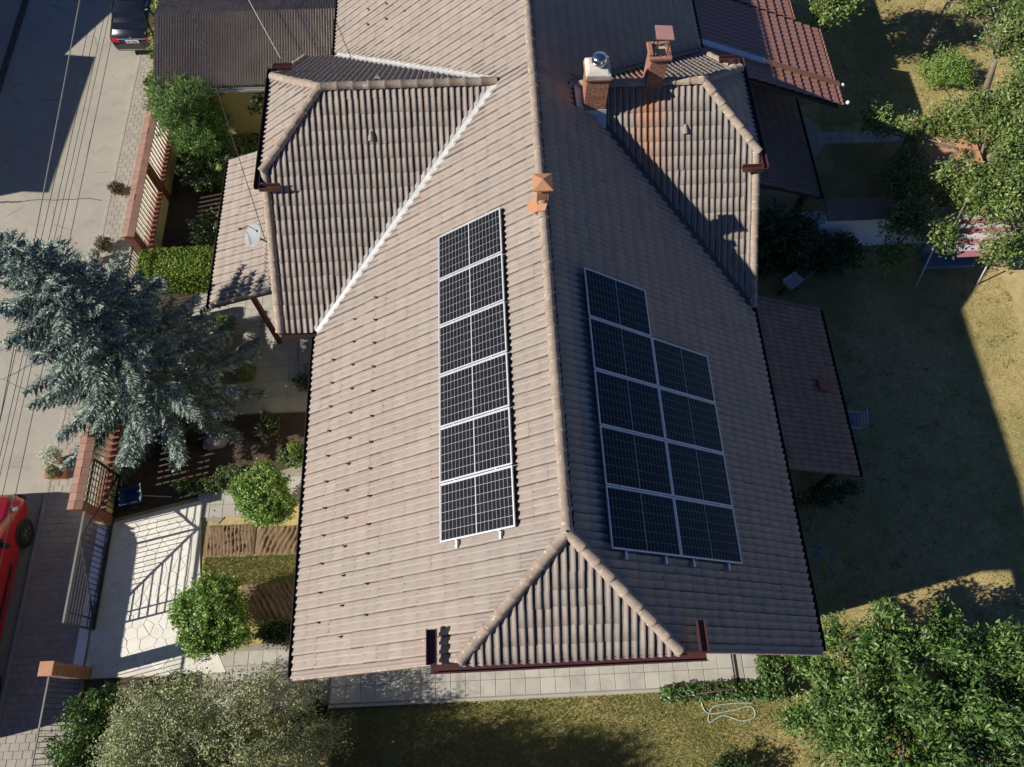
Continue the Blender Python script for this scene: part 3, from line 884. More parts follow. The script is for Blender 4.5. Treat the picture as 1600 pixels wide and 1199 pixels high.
def flush_tiles(parent, n_single=300, stuff='tile_field'):
    CAND.sort(key=lambda c: -c[0])
    bym = {}
    for k, (sc, M, mat) in enumerate(CAND):
        if k < n_single and sc > 0:
            o = bpy.data.objects.new('tile', tile_mesh(mat)); COL.objects.link(o)
            o.parent = parent
            if parent.name in WLOC: o.matrix_parent_inverse = Matrix.Translation(-WLOC[parent.name])
            o.matrix_basis = Matrix(M.tolist())
        else:
            bym.setdefault(mat, []).append(M)
    for mat, Ms in bym.items():
        Vs = np.concatenate([_tv @ M[:3, :3].T + M[:3, 3] for M in Ms])
        Fs = np.concatenate([_tf+k*len(_tv) for k in range(len(Ms))])
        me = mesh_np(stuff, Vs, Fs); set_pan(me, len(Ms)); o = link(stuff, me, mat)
        o['kind'] = 'stuff'
        wp(o, parent)
    CAND.clear()
flush_tiles(roof)

# --- ridge and hip tiles
def ridge_mesh(r=0.125, L=0.40):
    mb = MB(); secs = []
    for s, rr in ((0, r*1.06), (0.05, r*1.06), (0.06, r*0.98), (L, r*0.92)):
        secs.append([(rr*math.cos(t), s, rr*math.sin(t)*0.92) for t in np.linspace(math.pi*1.06, -math.pi*0.06, 8)])
    mb.loft(secs, closed=False, caps=False)
    mb.add(secs[0]+[(0, 0, -0.03)], [tuple(range(8))+(8,)])
    o = mb.build('ridge_tile', 'ridge_tile', None, fix=False)
    me = o.data; bpy.data.objects.remove(o)
    return me
RIDGE_ME = ridge_mesh(0.108)
def ridge_run(p, q, name='ridge_tile', lift=0.03, me=None, step=0.36, parent=None):
    p = Vector(p); q = Vector(q); d = q-p; L = d.length; d.normalize()
    s = d.cross(Vector((0, 0, 1))).normalized(); n = s.cross(d)
    k = max(1, round(L/step)); st = L/k
    for i in range(k):
        o = bpy.data.objects.new(name, me or RIDGE_ME); COL.objects.link(o)
        b = p+d*(i*st)+n*(lift+random.uniform(-.008, .008))
        M = Matrix.Identity(4)
        rot = Matrix.Rotation(random.uniform(-.02, .02), 3, 'Z')
        B = Matrix((s, d, n)).transposed() @ rot
        for r_ in range(3):
            for c_ in range(3): M[r_][c_] = B[r_][c_]
            M[r_][3] = b[r_]
        o.parent = parent or roof
        o.matrix_basis = M
zc = 0.02
ridge_run((0, AP_S, 10+zc), (0, AP_N, 10+zc))
for sx in (-1, 1):
    ridge_run((sx*(HB-.02), YS, 10-HB*TA+zc), (0, AP_S, 10+zc))
    ridge_run((sx*(HB-.02), YN, 10-HB*TA+zc), (0, AP_N, 10+zc))
for w in (WL, WR):
    ridge_run((w['ax'], w['yr'], w['zr']+zc), (w['vj'], w['yr'], w['zr']+zc))
    for s in (-1, 1):
        ridge_run((w['vx'], w['yr']+s*w['hb'], w['zb']+zc), (w['ax'], w['yr'], w['zr']+zc))
        # verge tiles down both rakes
        ze = 6.13 if w is WL else 6.2
        yb = w['yr']+s*(w['zr']-ze)/TA
        ridge_run((w['vx']+(.05 if w is WL else -.05), yb, ze), (w['vx']+(.05 if w is WL else -.05), w['yr']+s*w['hb'], w['zb']), name='verge_tile', lift=0.0, step=0.34)
# verge trims of the south end
for sx, xe in ((-1, XL), (1, XR)):
    mb = MB()
    mb.prism([(sx*HB, YS-.03, 10-HB*TA+.045), (xe, YS-.03, 10-abs(xe)*TA+.045), (xe, YS-.03, 10-abs(xe)*TA-.16), (sx*HB, YS-.03, 10-HB*TA-.16)], (0, .05, 0))
    wp(mb.build('verge_board', 'ridge_tile'), house)

# --- valley flashings
def valley(p, q, w, mat, sg):
    """V-shaped sheet in a valley; p low, q high"""
    p = Vector(p); q = Vector(q); d = (q-p).normalized()
    s = Vector((d.y, -d.x, 0)).normalized()
    mb = MB(); secs = []
    k = 26
    for i in range(k+1):
        c = p+(q-p)*(i/k)
        wob = random.uniform(-.02, .02)
        secs.append([c+s*(w+wob)+Vector((0, 0, (w+wob)*0.42+.05)), c+s*(w*0.3)+Vector((0, 0, .07)), c-s*(w*0.3)+Vector((0, 0, .07)), c-s*(w+wob)+Vector((0, 0, (w+wob)*.42+.055))])
    mb.loft(secs, closed=False, caps=False, smooth=False)
    o = mb.build('valley_flashing', mat, None, fix=False); o.parent = roof
valley((-5.5, 9.1, 6.1), (-0.82, 13.77, 9.42), 0.115, 'flashing', 1)
valley((-5.5, 18.43, 6.1), (-0.82, 13.77, 9.42), 0.115, 'flashing', 1)
valley((5.36, 9.28, 6.2), (0.96, 13.68, 9.32), 0.09, 'flashing_dark', 1)
valley((5.36, 18.08, 6.2), (0.96, 13.68, 9.32), 0.09, 'flashing_dark', 1)

# --- gutters: open channels
def channel(p, q, w, h, mat, name='gutter', parent=None, t=0.018):
    p = Vector(p); q = Vector(q); d = (q-p).normalized()
    s = d.cross(Vector((0, 0, 1))).normalized(); up = Vector((0, 0, 1))
    mb = MB()
    prof = [(-w/2, h), (-w/2, 0), (w/2, 0), (w/2, h), (w/2-t, h), (w/2-t, t), (-w/2+t, t), (-w/2+t, h)]
    secs = [[e+s*a+up*b for a, b in prof] for e in (p, q)]
    mb.loft(secs, caps=True, smooth=False)
    o = mb.build(name, mat, None); o.parent = parent or roof
    return o
ZG = 10-(AP_S-YS)*TA-.13
channel((-2.45, YS-.12, ZG), (2.42, YS-.12, ZG), 0.15, 0.12, 'gutter')
channel((-2.43, YS-.04, ZG+.01), (-2.43, YS+.56, ZG+.01), 0.19, 0.14, 'gutter')
channel((2.38, YS-.04, ZG+.01), (2.38, YS+.5, ZG+.01), 0.15, 0.14, 'gutter')
channel((XL-.07, YS+.05, 5.98), (XL-.07, 9.0, 5.98), 0.13, 0.10, 'dark_gutter')
channel((XL-.07, 18.5, 5.98), (XL-.07, YN, 5.98), 0.13, 0.10, 'dark_gutter')
channel((XR+.07, YS+.05, 6.06), (XR+.07, YN, 6.06), 0.13, 0.10, 'dark_gutter')
channel((-6.4, WL['ye']-.07, 6.0), (-5.5, WL['ye']-.07, 6.0), 0.13, 0.10, 'dark_gutter')
for w, sg in ((WL, -1), (WR, 1)):
    x = w['vx']+sg*0.12; z = w['zb']-0.1
    ya, yb = w['yr']-w['hb']-.42, w['yr']+w['hb']+.42
    channel((x, ya, z), (x, yb, z), 0.14, 0.11, 'dark_gutter' if sg < 0 else 'gutter')
    for yy in (ya, yb):
        channel((x+.06*sg*-1, yy, z+.005), (x-sg*0.55, yy, z+.005), 0.15, 0.12, 'gutter')

# --- snow guards on the west slope: three staggered rows
sg_me = MB().box((-.022, -.028, 0), (.022, .028, .010)).box((-.014, -.01, .0), (.014, .01, .075)).build('snow_guard', 'dark_gutter', None)
SG = sg_me.data; bpy.data.objects.remove(sg_me)
def guard(x, y):
    o = bpy.data.objects.new('snow_guard', SG); COL.objects.link(o); o.parent = roof
    o.matrix_basis = Matrix.Translation((x, y, 10+x*TA+.05)) @ Matrix.Rotation(-A, 4, 'Y')
for row, (x, y0) in enumerate(((-4.93, 2.1), (-4.38, 1.75), (-3.83, 2.1))):
    n = 11 if row == 0 else 13
    for k in range(n): guard(x, y0+k*0.6)
for row, (x, y0) in enumerate(((-4.4, 18.75), (-3.8, 18.45), (-3.2, 18.2))):
    for k in range(4): guard(x, y0+k*0.62)
# vent tiles: one hood on each wing slope
def hood(x, y, z, nrm):
    mb = MB(); secs = []
    for s, r in ((0, .075), (.1, .07), (.22, .03)):
        secs.append([(r*math.cos(t), s, r*math.sin(t)*1.1) for t in np.linspace(math.pi, 0, 8)])
    mb.loft(secs, closed=False, caps=True)
    o = mb.build('vent_tile', 'roof_tile_wing', None); o.parent = roof
    o.matrix_basis = Matrix.Translation((x, y, z)) @ Matrix.Rotation(nrm, 4, 'X')
hood(-3.82, 12.75, 9.42-(13.77-12.75)*TA+.05, A)
hood(3.66, 12.7, 9.32-(13.68-12.7)*TA+.05, A)
hood(-3.7, 14.5, 9.42-(14.5-13.77)*TA+.05, -A)

# --- chimneys
def bricks(mb, x0, y0, x1, y1, z0, z1, bl=0.22, bh=0.07, bd=0.1, g=0.011):
    z = z0; k = 0
    while z < z1-0.02:
        zt = min(z+bh, z1)
        for side in range(4):
            horiz = side in (0, 2)
            L = (x1-x0) if horiz else (y1-y0-2*bd)
            a = -(bl/2 if (k+side) % 2 else 0)
            while a < L-.01:
                a0 = max(a, 0); a1 = min(a+bl-g, L)
                if a1-a0 > .02:
                    e = random.uniform(0, .005)
                    if side == 0: mb.box((x0+a0, y0-e, z), (x0+a1, y0+bd, zt-g))
                    elif side == 2: mb.box((x0+a0, y1-bd, z), (x0+a1, y1+e, zt-g))
                    elif side == 1: mb.box((x1-bd, y0+bd+a0, z), (x1+e, y0+bd+a1, zt-g))
                    else: mb.box((x0-e, y0+bd+a0, z), (x0+bd, y0+bd+a1, zt-g))
                a += bl
        z += bh; k += 1
ch = wp(MB().box((1.218, 13.068, 8.6), (1.692, 13.562, 10.06)).build('chimney', 'mortar'), house)
tag(ch, 'brick chimney with whitish mortar top and shiny round metal cowl')
mb = MB(); bricks(mb, 1.2, 13.05, 1.71, 13.58, 8.6, 10.08)
o = mb.build('brickwork', 'brick', ch, fix=False); o['kind'] = 'stuff'
MB().box((1.16, 13.01, 10.085), (1.75, 13.62, 10.135)).build('ledge', 'brick', ch, bevel=.008)
MB().loft([[(1.18, 13.03, 10.137), (1.735, 13.03, 10.137), (1.735, 13.6, 10.137), (1.18, 13.6, 10.137)],
           [(1.17, 13.02, 10.24), (1.74, 13.03, 10.22), (1.73, 13.61, 10.25), (1.18, 13.6, 10.22)],
           [(1.24, 13.1, 10.285), (1.66, 13.12, 10.28), (1.66, 13.52, 10.28), (1.26, 13.53, 10.285)]], smooth=False).build('mortar_top', 'mortar', ch, bevel=.015)
CX_, CY_, DZ_ = 1.47, 13.31, -.08
co = MB().lathe([(.10, 10.33), (.10, 10.4), (.17, 10.44), (.175, 10.5), (.155, 10.5), (.15, 10.44), (.09, 10.41)], (CX_, CY_, DZ_), 20, caps=False).build('cowl', 'metal', ch, fix=True)
MB().lathe([(.001, 10.575), (.165, 10.575), (.17, 10.58), (.14, 10.605), (.085, 10.63), (.02, 10.645), (.001, 10.645)], (CX_, CY_, DZ_), 20, caps=False).build('cowl_lid', 'metal', co)
for t in range(4):
    a = t*math.pi/2+.4
    MB().bar((CX_+.15*math.cos(a), CY_+.15*math.sin(a), 10.4), (CX_+.15*math.cos(a), CY_+.15*math.sin(a), 10.51), .02).build('cowl_strut', 'metal', co)
MB().prism([(1.15, 13.035, 8.75), (1.76, 13.035, 8.75), (1.74, 13.035, 9.2), (1.16, 13.035, 9.2)], (0, .012, 0)).build('foot_flashing', 'blue_flashing', ch)
MB().prism([(1.12, 12.86, 8.84), (1.74, 12.82, 8.81), (1.76, 13.03, 8.95), (1.13, 13.03, 8.96)], (0, 0, .05)).build('foot_flashing', 'blue_flashing', ch, bevel=.01)
MB().prism([(1.02, 13.0, 9.36), (1.196, 13.0, 9.25), (1.196, 13.6, 9.3), (1.0, 13.6, 9.38)], (0, 0, .05)).build('side_flashing', 'blue_flashing', ch)

ch2 = wp(MB().box((2.718, 13.568, 8.9), (3.082, 13.982, 10.13)).build('chimney', 'mortar'), house)
tag(ch2, 'brick chimney with open flue under a flat square cap')
mb = MB(); bricks(mb, 2.7, 13.55, 3.1, 14.0, 8.95, 10.14, .2)
o = mb.build('brickwork', 'brick', ch2, fix=False); o['kind'] = 'stuff'
for lo, hi in (((2.64, 13.5, 10.145), (3.16, 13.58, 10.21)), ((2.64, 13.97, 10.145), (3.16, 14.05, 10.21)), ((2.64, 13.583, 10.145), (2.73, 13.967, 10.27)), ((3.07, 13.583, 10.145), (3.16, 13.967, 10.21))):
    MB().box(lo, hi).build('rim_brick', 'brick', ch2, bevel=.008)
MB().box((2.735, 13.585, 10.14), (3.065, 13.965, 10.16)).build('flue_floor', 'concrete', ch2)
MB().box((2.88, 13.66, 10.161), (3.04, 13.86, 10.17)).build('flue_hole', 'black_hole', ch2)
cap = MB().prism([(2.73, 13.56, 10.69), (3.12, 13.56, 10.66), (3.12, 13.96, 10.68), (2.73, 13.96, 10.71)], (0, 0, .022)).build('flat_cap', 'pink_metal', ch2)
for x, yq in ((2.78, 13.61), (3.04, 13.61), (2.78, 13.92), (3.04, 13.92)):
    MB().bar((x, yq, 10.18), (x, yq, 10.68), .022).build('cap_leg', 'metal', cap)
# clay vent on the ridge with a pyramid cap and loose tiles at its foot
vt = wp(MB().box((-.125, 9.78, 9.9), (.125, 10.1, 10.4)).build('ridge_vent', 'orange_clay', bevel=.01), house)
tag(vt, 'orange clay vent with pyramid cap on the ridge')
for i in range(5):
    MB().box((-.12+i*.052, 9.765, 10.02), (-.085+i*.052, 9.779, 10.36)).build('vent_rib', 'orange_clay', vt)
MB().box((-.09, 9.83, 10.4), (.09, 10.05, 10.47)).build('vent_slot', 'black_hole', vt)
MB().loft([[(-.2, 9.72, 10.47), (.2, 9.72, 10.47), (.2, 10.15, 10.47), (-.2, 10.15, 10.47)], [(-.2, 9.72, 10.5), (.2, 9.72, 10.5), (.2, 10.15, 10.5), (-.2, 10.15, 10.5)],
           [(-.008, 9.925, 10.6), (.008, 9.925, 10.6), (.008, 9.94, 10.6), (-.008, 9.94, 10.6)]], smooth=False).build('vent_cap', 'orange_clay', vt)
for (x, yq, z, rz) in ((-.16, 9.62, 10.06, .5), (-.02, 9.55, 10.16, -.3), (-.2, 9.78, 10.0, .1)):
    o = MB().box((-.11, -.09, 0), (.11, .09, .03)).build('loose_tile', 'orange_clay', vt, bevel=.006)
    o.matrix_basis = Matrix.Translation((x, yq, z)) @ Matrix.Rotation(rz, 4, 'Z') @ Matrix.Rotation(-.5, 4, 'Y')

# ------------------------------------------------------------------ lean-to roofs (tiled) attached to the house
def lean_to(name, label, cat, xh, xl, y0, y1, zh, zl, mat, posts, post_mat, wallb=None):
    """tiled lean-to falling from x=xh (high, z=zh) to x=xl (low, z=zl)"""
    t = wthing(name, label, cat, ((xh+xl)/2, (y0+y1)/2, 0))
    sg = 1 if xl > xh else -1
    L = math.hypot(xl-xh, zh-zl); th = math.atan2(zh-zl, abs(xl-xh))
    rf = wp(MB().prism([(xh, y0, zh), (xl, y0, zl), (xl, y1, zl), (xh, y1, zh)], (0, 0, -.1)).build('roof', 'deck'), t)
    S = (-sg*math.cos(th), 0, math.sin(th)); Av = (0, sg, 0)
    na = int((y1-y0)/TW)+1; ns = int(L/TG)
    O = (xl+sg*.03, y0 if sg > 0 else y1, zl+.0)
    slope(O, Av, S, na, ns, [[hs_y(y0-.02, 1), hs_y(y1+.02, -1)]], mat)
    # cut rows made by slope() belong to the house roof: hand them over
    for o in [o for o in roof.children if o.name.startswith('cut_tile_row') and o.get('own') is None]:
        pass
    flush_tiles(rf, 300)
    channel((xl+sg*.09, y0, zl-.1), (xl+sg*.09, y1, zl-.1), .12, .09, 'dark_gutter', 'gutter', rf)
    for (x, yq, z) in posts:
        wp(MB().box((x-.07, yq-.07, 0), (x+.07, yq+.07, z)).build('post', post_mat, bevel=.008), t)
    bm_ = MB().bar((xl-sg*.35, y0+.1, zl+.35*math.tan(th)-.2), (xl-sg*.35, y1-.1, zl+.35*math.tan(th)-.2), .12, .14)
    wp(bm_.build('beam', post_mat), t)
    return t, rf
for o in roof.children:
    if o.name.startswith('cut_tile_row'): o['own'] = 1
def adopt(rf):
    for o in list(roof.children):
        if o.name.startswith('cut_tile_row') and o.get('own') is None:
            o.parent = rf; o['own'] = 1
    for o in [o for o in COL.objects if o.name.startswith('cut_tile_row')]:
        pass
pw, rf = lean_to('entrance_porch', 'tiled entrance porch on the street side with dark red corner post', 'porch', -5.97, -9.5, 11.75, 17.3, 4.35, 3.1, 'roof_tile_main', [(-8.32, 12.12, 3.3), (-9.0, 16.8, 3.1)], 'dark_red_wood')
adopt(rf)
wp(MB().bar((-8.32, 12.12, 3.35), (-5.95, 12.12, 4.1), .13, .15).build('rafter', 'dark_red_wood'), pw)
st = wp(MB().box((-7.6, 11.2, 0.02), (-5.96, 13.2, .17)).build('doorstep', 'concrete', bevel=.01), pw)
MB().box((-7.3, 11.5, .17), (-5.96, 13.0, .32)).build('doorstep', 'concrete', st, bevel=.01)
MB().box((-7.0, 11.75, .321), (-6.3, 12.65, .335)).build('doormat', 'wood', st)
pe, rf = lean_to('garden_porch', 'dark red-brown tiled lean-to on the shaded garden side with one bright red tile', 'porch', 5.0, 8.6, 5.75, 10.95, 4.45, 2.95, 'roof_tile_brown', [(8.2, 6.0, 2.95), (8.2, 10.7, 2.95)], 'dark_red_wood')
adopt(rf)
th = math.atan2(1.5, 3.6)
o = MB().box((-.2, -.17, .0), (.2, .17, .035)).build('red_tile', 'repair_tile', rf)
o.matrix_basis = Matrix.Translation((8.12, 8.35, 2.95+(8.6-8.12)*math.tan(th)+.06)) @ Matrix.Rotation(th, 4, 'Y')
pn, rf = lean_to('rear_lean_to', 'low dark tiled lean-to beside the white garden wall', 'lean-to', 5.05, 9.55, 15.1, 19.4, 4.5, 2.9, 'roof_tile_brown', [(9.2, 15.4, 2.9)], 'dark_red_wood')
adopt(rf)
wp(MB().box((5.06, 15.5, 0), (9.1, 19.3, 2.85)).build('wall', 'render_wall'), pn)

# ------------------------------------------------------------------ red metal-tile roofed extension (north-east)
ex = wthing('rear_extension', 'extension with red pressed metal tile roof and ridge strip with shade painted on its pale end', 'extension', (8, 20, 0))
XH, XLo, ZH, ZL = 5.0, 10.35, 6.2, 4.18
def metal_roof(y0, y1, xh, xl, dz=0.0):
    """pressed metal tile sheet: rolls running down the slope, a step every 0.35 m"""
    L = math.hypot(XLo-XH, ZH-ZL); th = math.atan2(ZH-ZL, XLo-XH)
    s0 = (xh-XH)/math.cos(th); s1 = (xl-XH)/math.cos(th)
    ny = int((y1-y0)/0.0305); secs = []
    s = s0; k = 0
    prev = None
    rows = []
    while s < s1-0.01:
        e = min(s+0.35, s1)
        rows.append((s, -0.0)); rows.append((e-0.001, 0.045))
        s = e
    for s, st_ in rows:
        sec = []
        for i in range(ny+1):
            y = y0+(y1-y0)*i/ny
            h = 0.012*math.sin((y-y0)/0.183*2*math.pi)
            n = h+st_+dz
            sec.append((XH+s*math.cos(th)+n*math.sin(th), y, ZH-s*math.sin(th)+n*math.cos(th)))
        secs.append(sec)
    mb = MB(); mb.loft(secs, closed=False, caps=False, smooth=False)
    return mb
rfm = wp(metal_roof(18.62, 21.1, 5.0, 10.35).build('roof', 'metal_tile', None, fix=False), ex)
metal_roof(17.72, 18.58, 5.0, 10.42, 0.0).build('roof_sheet', 'metal_tile', rfm, fix=False)
metal_roof(21.12, 25.5, 5.0, 9.35, 0.03).build('roof_sheet', 'metal_tile', rfm, fix=False)
th = math.atan2(ZH-ZL, XLo-XH)
def on_ext(x, y, n): return (x+n*math.sin(th), y, ZH-(x-XH)*math.tan(th)+n*math.cos(th))
MB().bar(on_ext(7.7, 18.6, .07), on_ext(10.45, 18.6, .07), .2, .06, up=(0, 0, 1)).build('ridge_strip', 'metal_cap', rfm, bevel=.01)
MB().bar(on_ext(5.4, 18.6, .07), on_ext(7.68, 18.6, .07), .22, .06).build('ridge_strip', 'blue_flashing', rfm, bevel=.01)  # stretch by the house: its shade is put into the bluish colour
wp(MB().prism([on_ext(5.0, 17.72, -.06), on_ext(10.3, 17.72, -.06), on_ext(10.3, 21.1, -.06), on_ext(5.0, 21.1, -.06)], (0, 0, -.1)).build('roof_board', 'deck'), ex)
wp(MB().prism([on_ext(5.0, 21.1, -.06), on_ext(9.3, 21.1, -.06), on_ext(9.3, 25.5, -.06), on_ext(5.0, 25.5, -.06)], (0, 0, -.1)).build('roof_board', 'deck'), ex)
wp(MB().box((5.0, 19.45, 0), (9.0, 25.2, 4.5)).build('wall', 'render_wall'), ex)
wp(MB().bar((9.95, 20.6, 0), (9.95, 20.6, 4.15), .12).build('post', 'dark_red_wood'), ex)
for yq in (18.6, 17.85):
    l = wp(MB().lathe([(.001, -.07), (.045, -.055), (.07, 0), (.045, .055), (.001, .07)], (10.6, yq, 4.15), 12).build('globe_lamp', 'white_plastic'), ex)
    MB().bar((10.35, yq, 4.1), (10.56, yq, 4.12), .03).build('lamp_arm', 'black_metal', l)

# ------------------------------------------------------------------ solar panels
PWID, PLEN = 1.134, 1.722     # along the ridge, along the slope
def panel_proto():
    t = thing('solar_panel', '', 'solar panel')
    fr = MB()
    w, l, d, f = PLEN, PWID, .035, .022
    fr.box((0, 0, -d), (w, f, 0)).box((0, l-f, -d), (w, l, 0)).box((0, f, -d), (f, l-f, 0)).box((w-f, f, -d), (w, l-f, 0))
    fr.build('frame', 'aluminium', t)
    MB().box((f, f, -.016), (w-f, l-f, -.012)).build('back_sheet', 'back_sheet', t)
    c = MB(); g = 0.0055
    m = .034
    half = (w-2*m-.016)/2
    for hlf in range(2):
        x0 = m+hlf*(half+.016)
        cw = half/9
        for i in range(9):
            for j in range(6):
                chh = (l-2*m)/6
                c.add([(x0+i*cw+g/2, m+j*chh+g/2, -.0105), (x0+(i+1)*cw-g/2, m+j*chh+g/2, -.0105), (x0+(i+1)*cw-g/2, m+(j+1)*chh-g/2, -.0105), (x0+i*cw+g/2, m+(j+1)*chh-g/2, -.0105)], [(0, 1, 2, 3)])
    o = c.build('cell_grid', 'solar_cell', t, fix=False); o['kind'] = 'stuff'
    MB().add([(f, f, -.005), (w-f, f, -.005), (w-f, l-f, -.005), (f, l-f, -.005)], [(0, 1, 2, 3)]).build('pane', 'pane', t, fix=False)
    for x in (0.38, 1.36):
        for yq in (0.0, l):
            MB().box((x-.02, yq-.014, -.03), (x+.02, yq+.014, .006)).build('clamp', 'aluminium', t)
    return t
PP = panel_proto(); first = True
def place_panel(M, label, group):
    global first
    o = PP if first else copy_tree(PP)
    first = False
    o['label'] = label; o['group'] = group
    o.matrix_world = M
    return o
NP = 0.15
ord6 = ['nearest the half-hip', 'second from the half-hip', 'third from the half-hip', 'fourth from the half-hip', 'fifth from the half-hip', 'farthest from the half-hip']
for k in range(6):
    # local x runs up the slope on the west side
    s = 0.965+PLEN; yy = 3.17+k*1.154
    Xv = Vector((CA, 0, SA)); Yv = Vector((0, 1, 0)); Nv = Vector((-SA, 0, CA))
    M = Matrix.Identity(4)
    # right-handed: x up-slope, y = n x x
    Yv = Nv.cross(Xv)
    o0 = Vector((-s*CA, yy, 10-s*SA))+Nv*NP
    if Yv.y < 0: o0.y += PWID
    for r_ in range(3):
        M[r_][0] = Xv[r_]; M[r_][1] = Yv[r_]; M[r_][2] = Nv[r_]; M[r_][3] = o0[r_]
    place_panel(M, f'sunlit solar panel in the single row west of the ridge, {ord6[k]}', 'sunlit solar panels west of the ridge')
ord5 = ['lowest in the picture', 'second from the bottom', 'third from the bottom', 'fourth from the bottom', 'topmost']
for c in range(2):
    for k in range(5 if c == 0 else 4):
        s = 0.87+c*(PLEN+.02); yy = 2.70+k*1.154
        Xv = Vector((CA, 0, -SA)); Nv = Vector((SA, 0, CA)); Yv = Nv.cross(Xv)
        o0 = Vector((s*CA, yy, 10-s*SA))+Nv*NP
        if Yv.y < 0: o0.y += PWID
        M = Matrix.Identity(4)
        for r_ in range(3):
            M[r_][0] = Xv[r_]; M[r_][1] = Yv[r_]; M[r_][2] = Nv[r_]; M[r_][3] = o0[r_]
        place_panel(M, f'shaded solar panel east of the ridge, {"column beside the ridge" if c == 0 else "outer column by the eave"}, {ord5[k] if not (c == 1 and k == 3) else "topmost"}', 'shaded solar panels east of the ridge')
# rails under the panels with bracket feet
def rail(sgn, s, y0, y1, label):
    N_ = Vector((sgn*SA, 0, CA))
    b = Vector((sgn*s*CA, 0, 10-s*SA))+N_*(NP-.06)
    t = wthing('mounting_rail', label, 'rail', (b.x, y0, b.z), 'aluminium rails under the solar panels')
    wp(MB().bar((b.x, y0, b.z), (b.x, y1, b.z), .04, .04, up=N_).build('rail', 'aluminium'), t)
    k = 0
    yy = y0+.05
    while yy < y1:
        f = b+Vector((0, yy, 0))
        wp(MB().bar(f-N_*.02, f-N_*.075, .06, .035).bar(f+Vector((sgn*CA, 0, -SA))*.03-N_*.06+Vector((0, .01, 0)), f+Vector((sgn*CA, 0, -SA))*.11-N_*.06+Vector((0, .01, 0)), .03, .02).build('bracket', 'aluminium'), t)
        yy += 1.35; k += 1
rail(-1, .965+.36, 3.02, 10.05, 'rail under the sunlit panels, the one nearer the ridge')
rail(-1, .965+1.36, 3.02, 10.05, 'rail under the sunlit panels, the one nearer the eave')
rail(1, .87+.36, 2.55, 8.4, 'rail under the shaded panels, nearest the ridge')
rail(1, .87+1.36, 2.55, 8.4, 'rail under the shaded panels, second from the ridge')
rail(1, .87+1.742+.36, 2.55, 7.3, 'rail under the shaded panels, third from the ridge')
rail(1, .87+1.742+1.36, 2.55, 7.3, 'rail under the shaded panels, nearest the eave')

# ------------------------------------------------------------------ satellite dish on the porch roof
t = thing('satellite_dish', 'grey satellite dish mounted above the entrance porch roof', 'satellite dish', (-7.45, 13.0, 4.0))
mb = MB()
Md = Matrix.Translation((-.35, 0.05, .75)) @ Matrix.Rotation(R(205), 4, 'Z') @ Matrix.Rotation(R(38), 4, 'Y')
prof = [(.001, 0), (.13, .012), (.24, .043), (.345, .09), (.35, .085), (.24, .03), (.13, -.001), (.001, -.015)]
mb.lathe(prof, (0, 0, 0), 28, Md, caps=False); mb.build('reflector', 'dish_grey', t)
MB().tube([Md @ Vector((0, -.37, .09)), Md @ Vector((0, -.15, .42))], .012).build('feed_arm', 'black_metal', t)
MB().tube([Md @ Vector((0, -.15, .42)), Md @ Vector((0, -.12, .5))], .035, 8).build('receiver', 'plastic_black', t)
MB().tube([(0.3, 0, -.4), (.05, 0.02, .3), (-.3, .04, .72)], .022).build('mast', 'black_metal', t)

# ------------------------------------------------------------------ fences and gate along the pavement
FX = -13.0
def fence(y0, y1, label, pillars, cap=True):
    t = wthing('street_fence', label, 'fence', (FX, (y0+y1)/2, 0), 'cream picket fences on low yellow walls')
    wp(MB().box((FX-.12, y0, 0), (FX+.12, y1, .62)).build('low_wall', 'yellow_wall'), t)
    wp(MB().box((FX-.17, y0, .62), (FX+.17, y1, .67)).build('wall_cap', 'red_cap'), t)
    n = int((y1-y0)/.2)
    pm = None
    for i in range(n):
        yy = y0+.1+i*(y1-y0)/n
        if pm is None:
            o = MB().box((-.02, -.075, .67), (.02, .075, 1.9)).build('picket', 'cream_picket', None, bevel=.008); pm = o.data; 
        else:
            o = bpy.data.objects.new('picket', pm); COL.objects.link(o)
        o.matrix_basis = Matrix.Translation((FX, yy, 0)) @ Matrix.Rotation(R(42), 4, 'Z'); wp(o, t)
    wp(MB().box((FX-.10, y0, 1.9), (FX+.10, y1, 1.96)).build('top_rail', 'dark_red_wood'), t)
    n = int((y1-y0)/.24); tm = None
    for i in range(n):
        for side in (-1, 1):
            if tm is None:
                o = MB().prism([(0, -.117, .0), (.21, -.117, -.05), (.21, .117, -.05), (0, .117, 0)], (0, 0, .03)).build('cap_tile', 'cap_tile', None); tm = o.data
            else:
                o = bpy.data.objects.new('cap_tile', tm); COL.objects.link(o)
            o.matrix_basis = Matrix.Translation((FX, y0+.12+i*(y1-y0)/n, 2.02+random.uniform(-.006, .006))) @ Matrix.Rotation(0 if side > 0 else math.pi, 4, 'Z'); wp(o, t)
    for yy in pillars:
        p = wp(MB().box((FX-.16, yy-.14, 0), (FX+.16, yy+.14, 1.955)).build('pillar', 'red_cap', bevel=.01), t)
    return t
fence(15.2, 21.25, 'cream picket fence with brown tiled cap beside the front garden', [15.35, 18.3, 21.1])
fence(6.05, 12.9, 'cream picket fence with brown tiled cap behind the blue spruce', [6.2, 9.4, 12.75])
# pedestrian gate in the gap
t = wthing('garden_gate', 'small black bar gate between the fence and the spruce', 'gate', (FX, 14.0, 0))
wp(MB().bar((FX, 13.0, .12), (FX, 15.1, .12), .04).bar((FX, 13.0, 1.6), (FX, 15.1, 1.6), .04).build('frame', 'black_metal'), t)
for i in range(16): wp(MB().bar((FX, 13.06+i*.133, .1), (FX, 13.06+i*.133, 1.6), .02).build('bar', 'black_metal'), t)
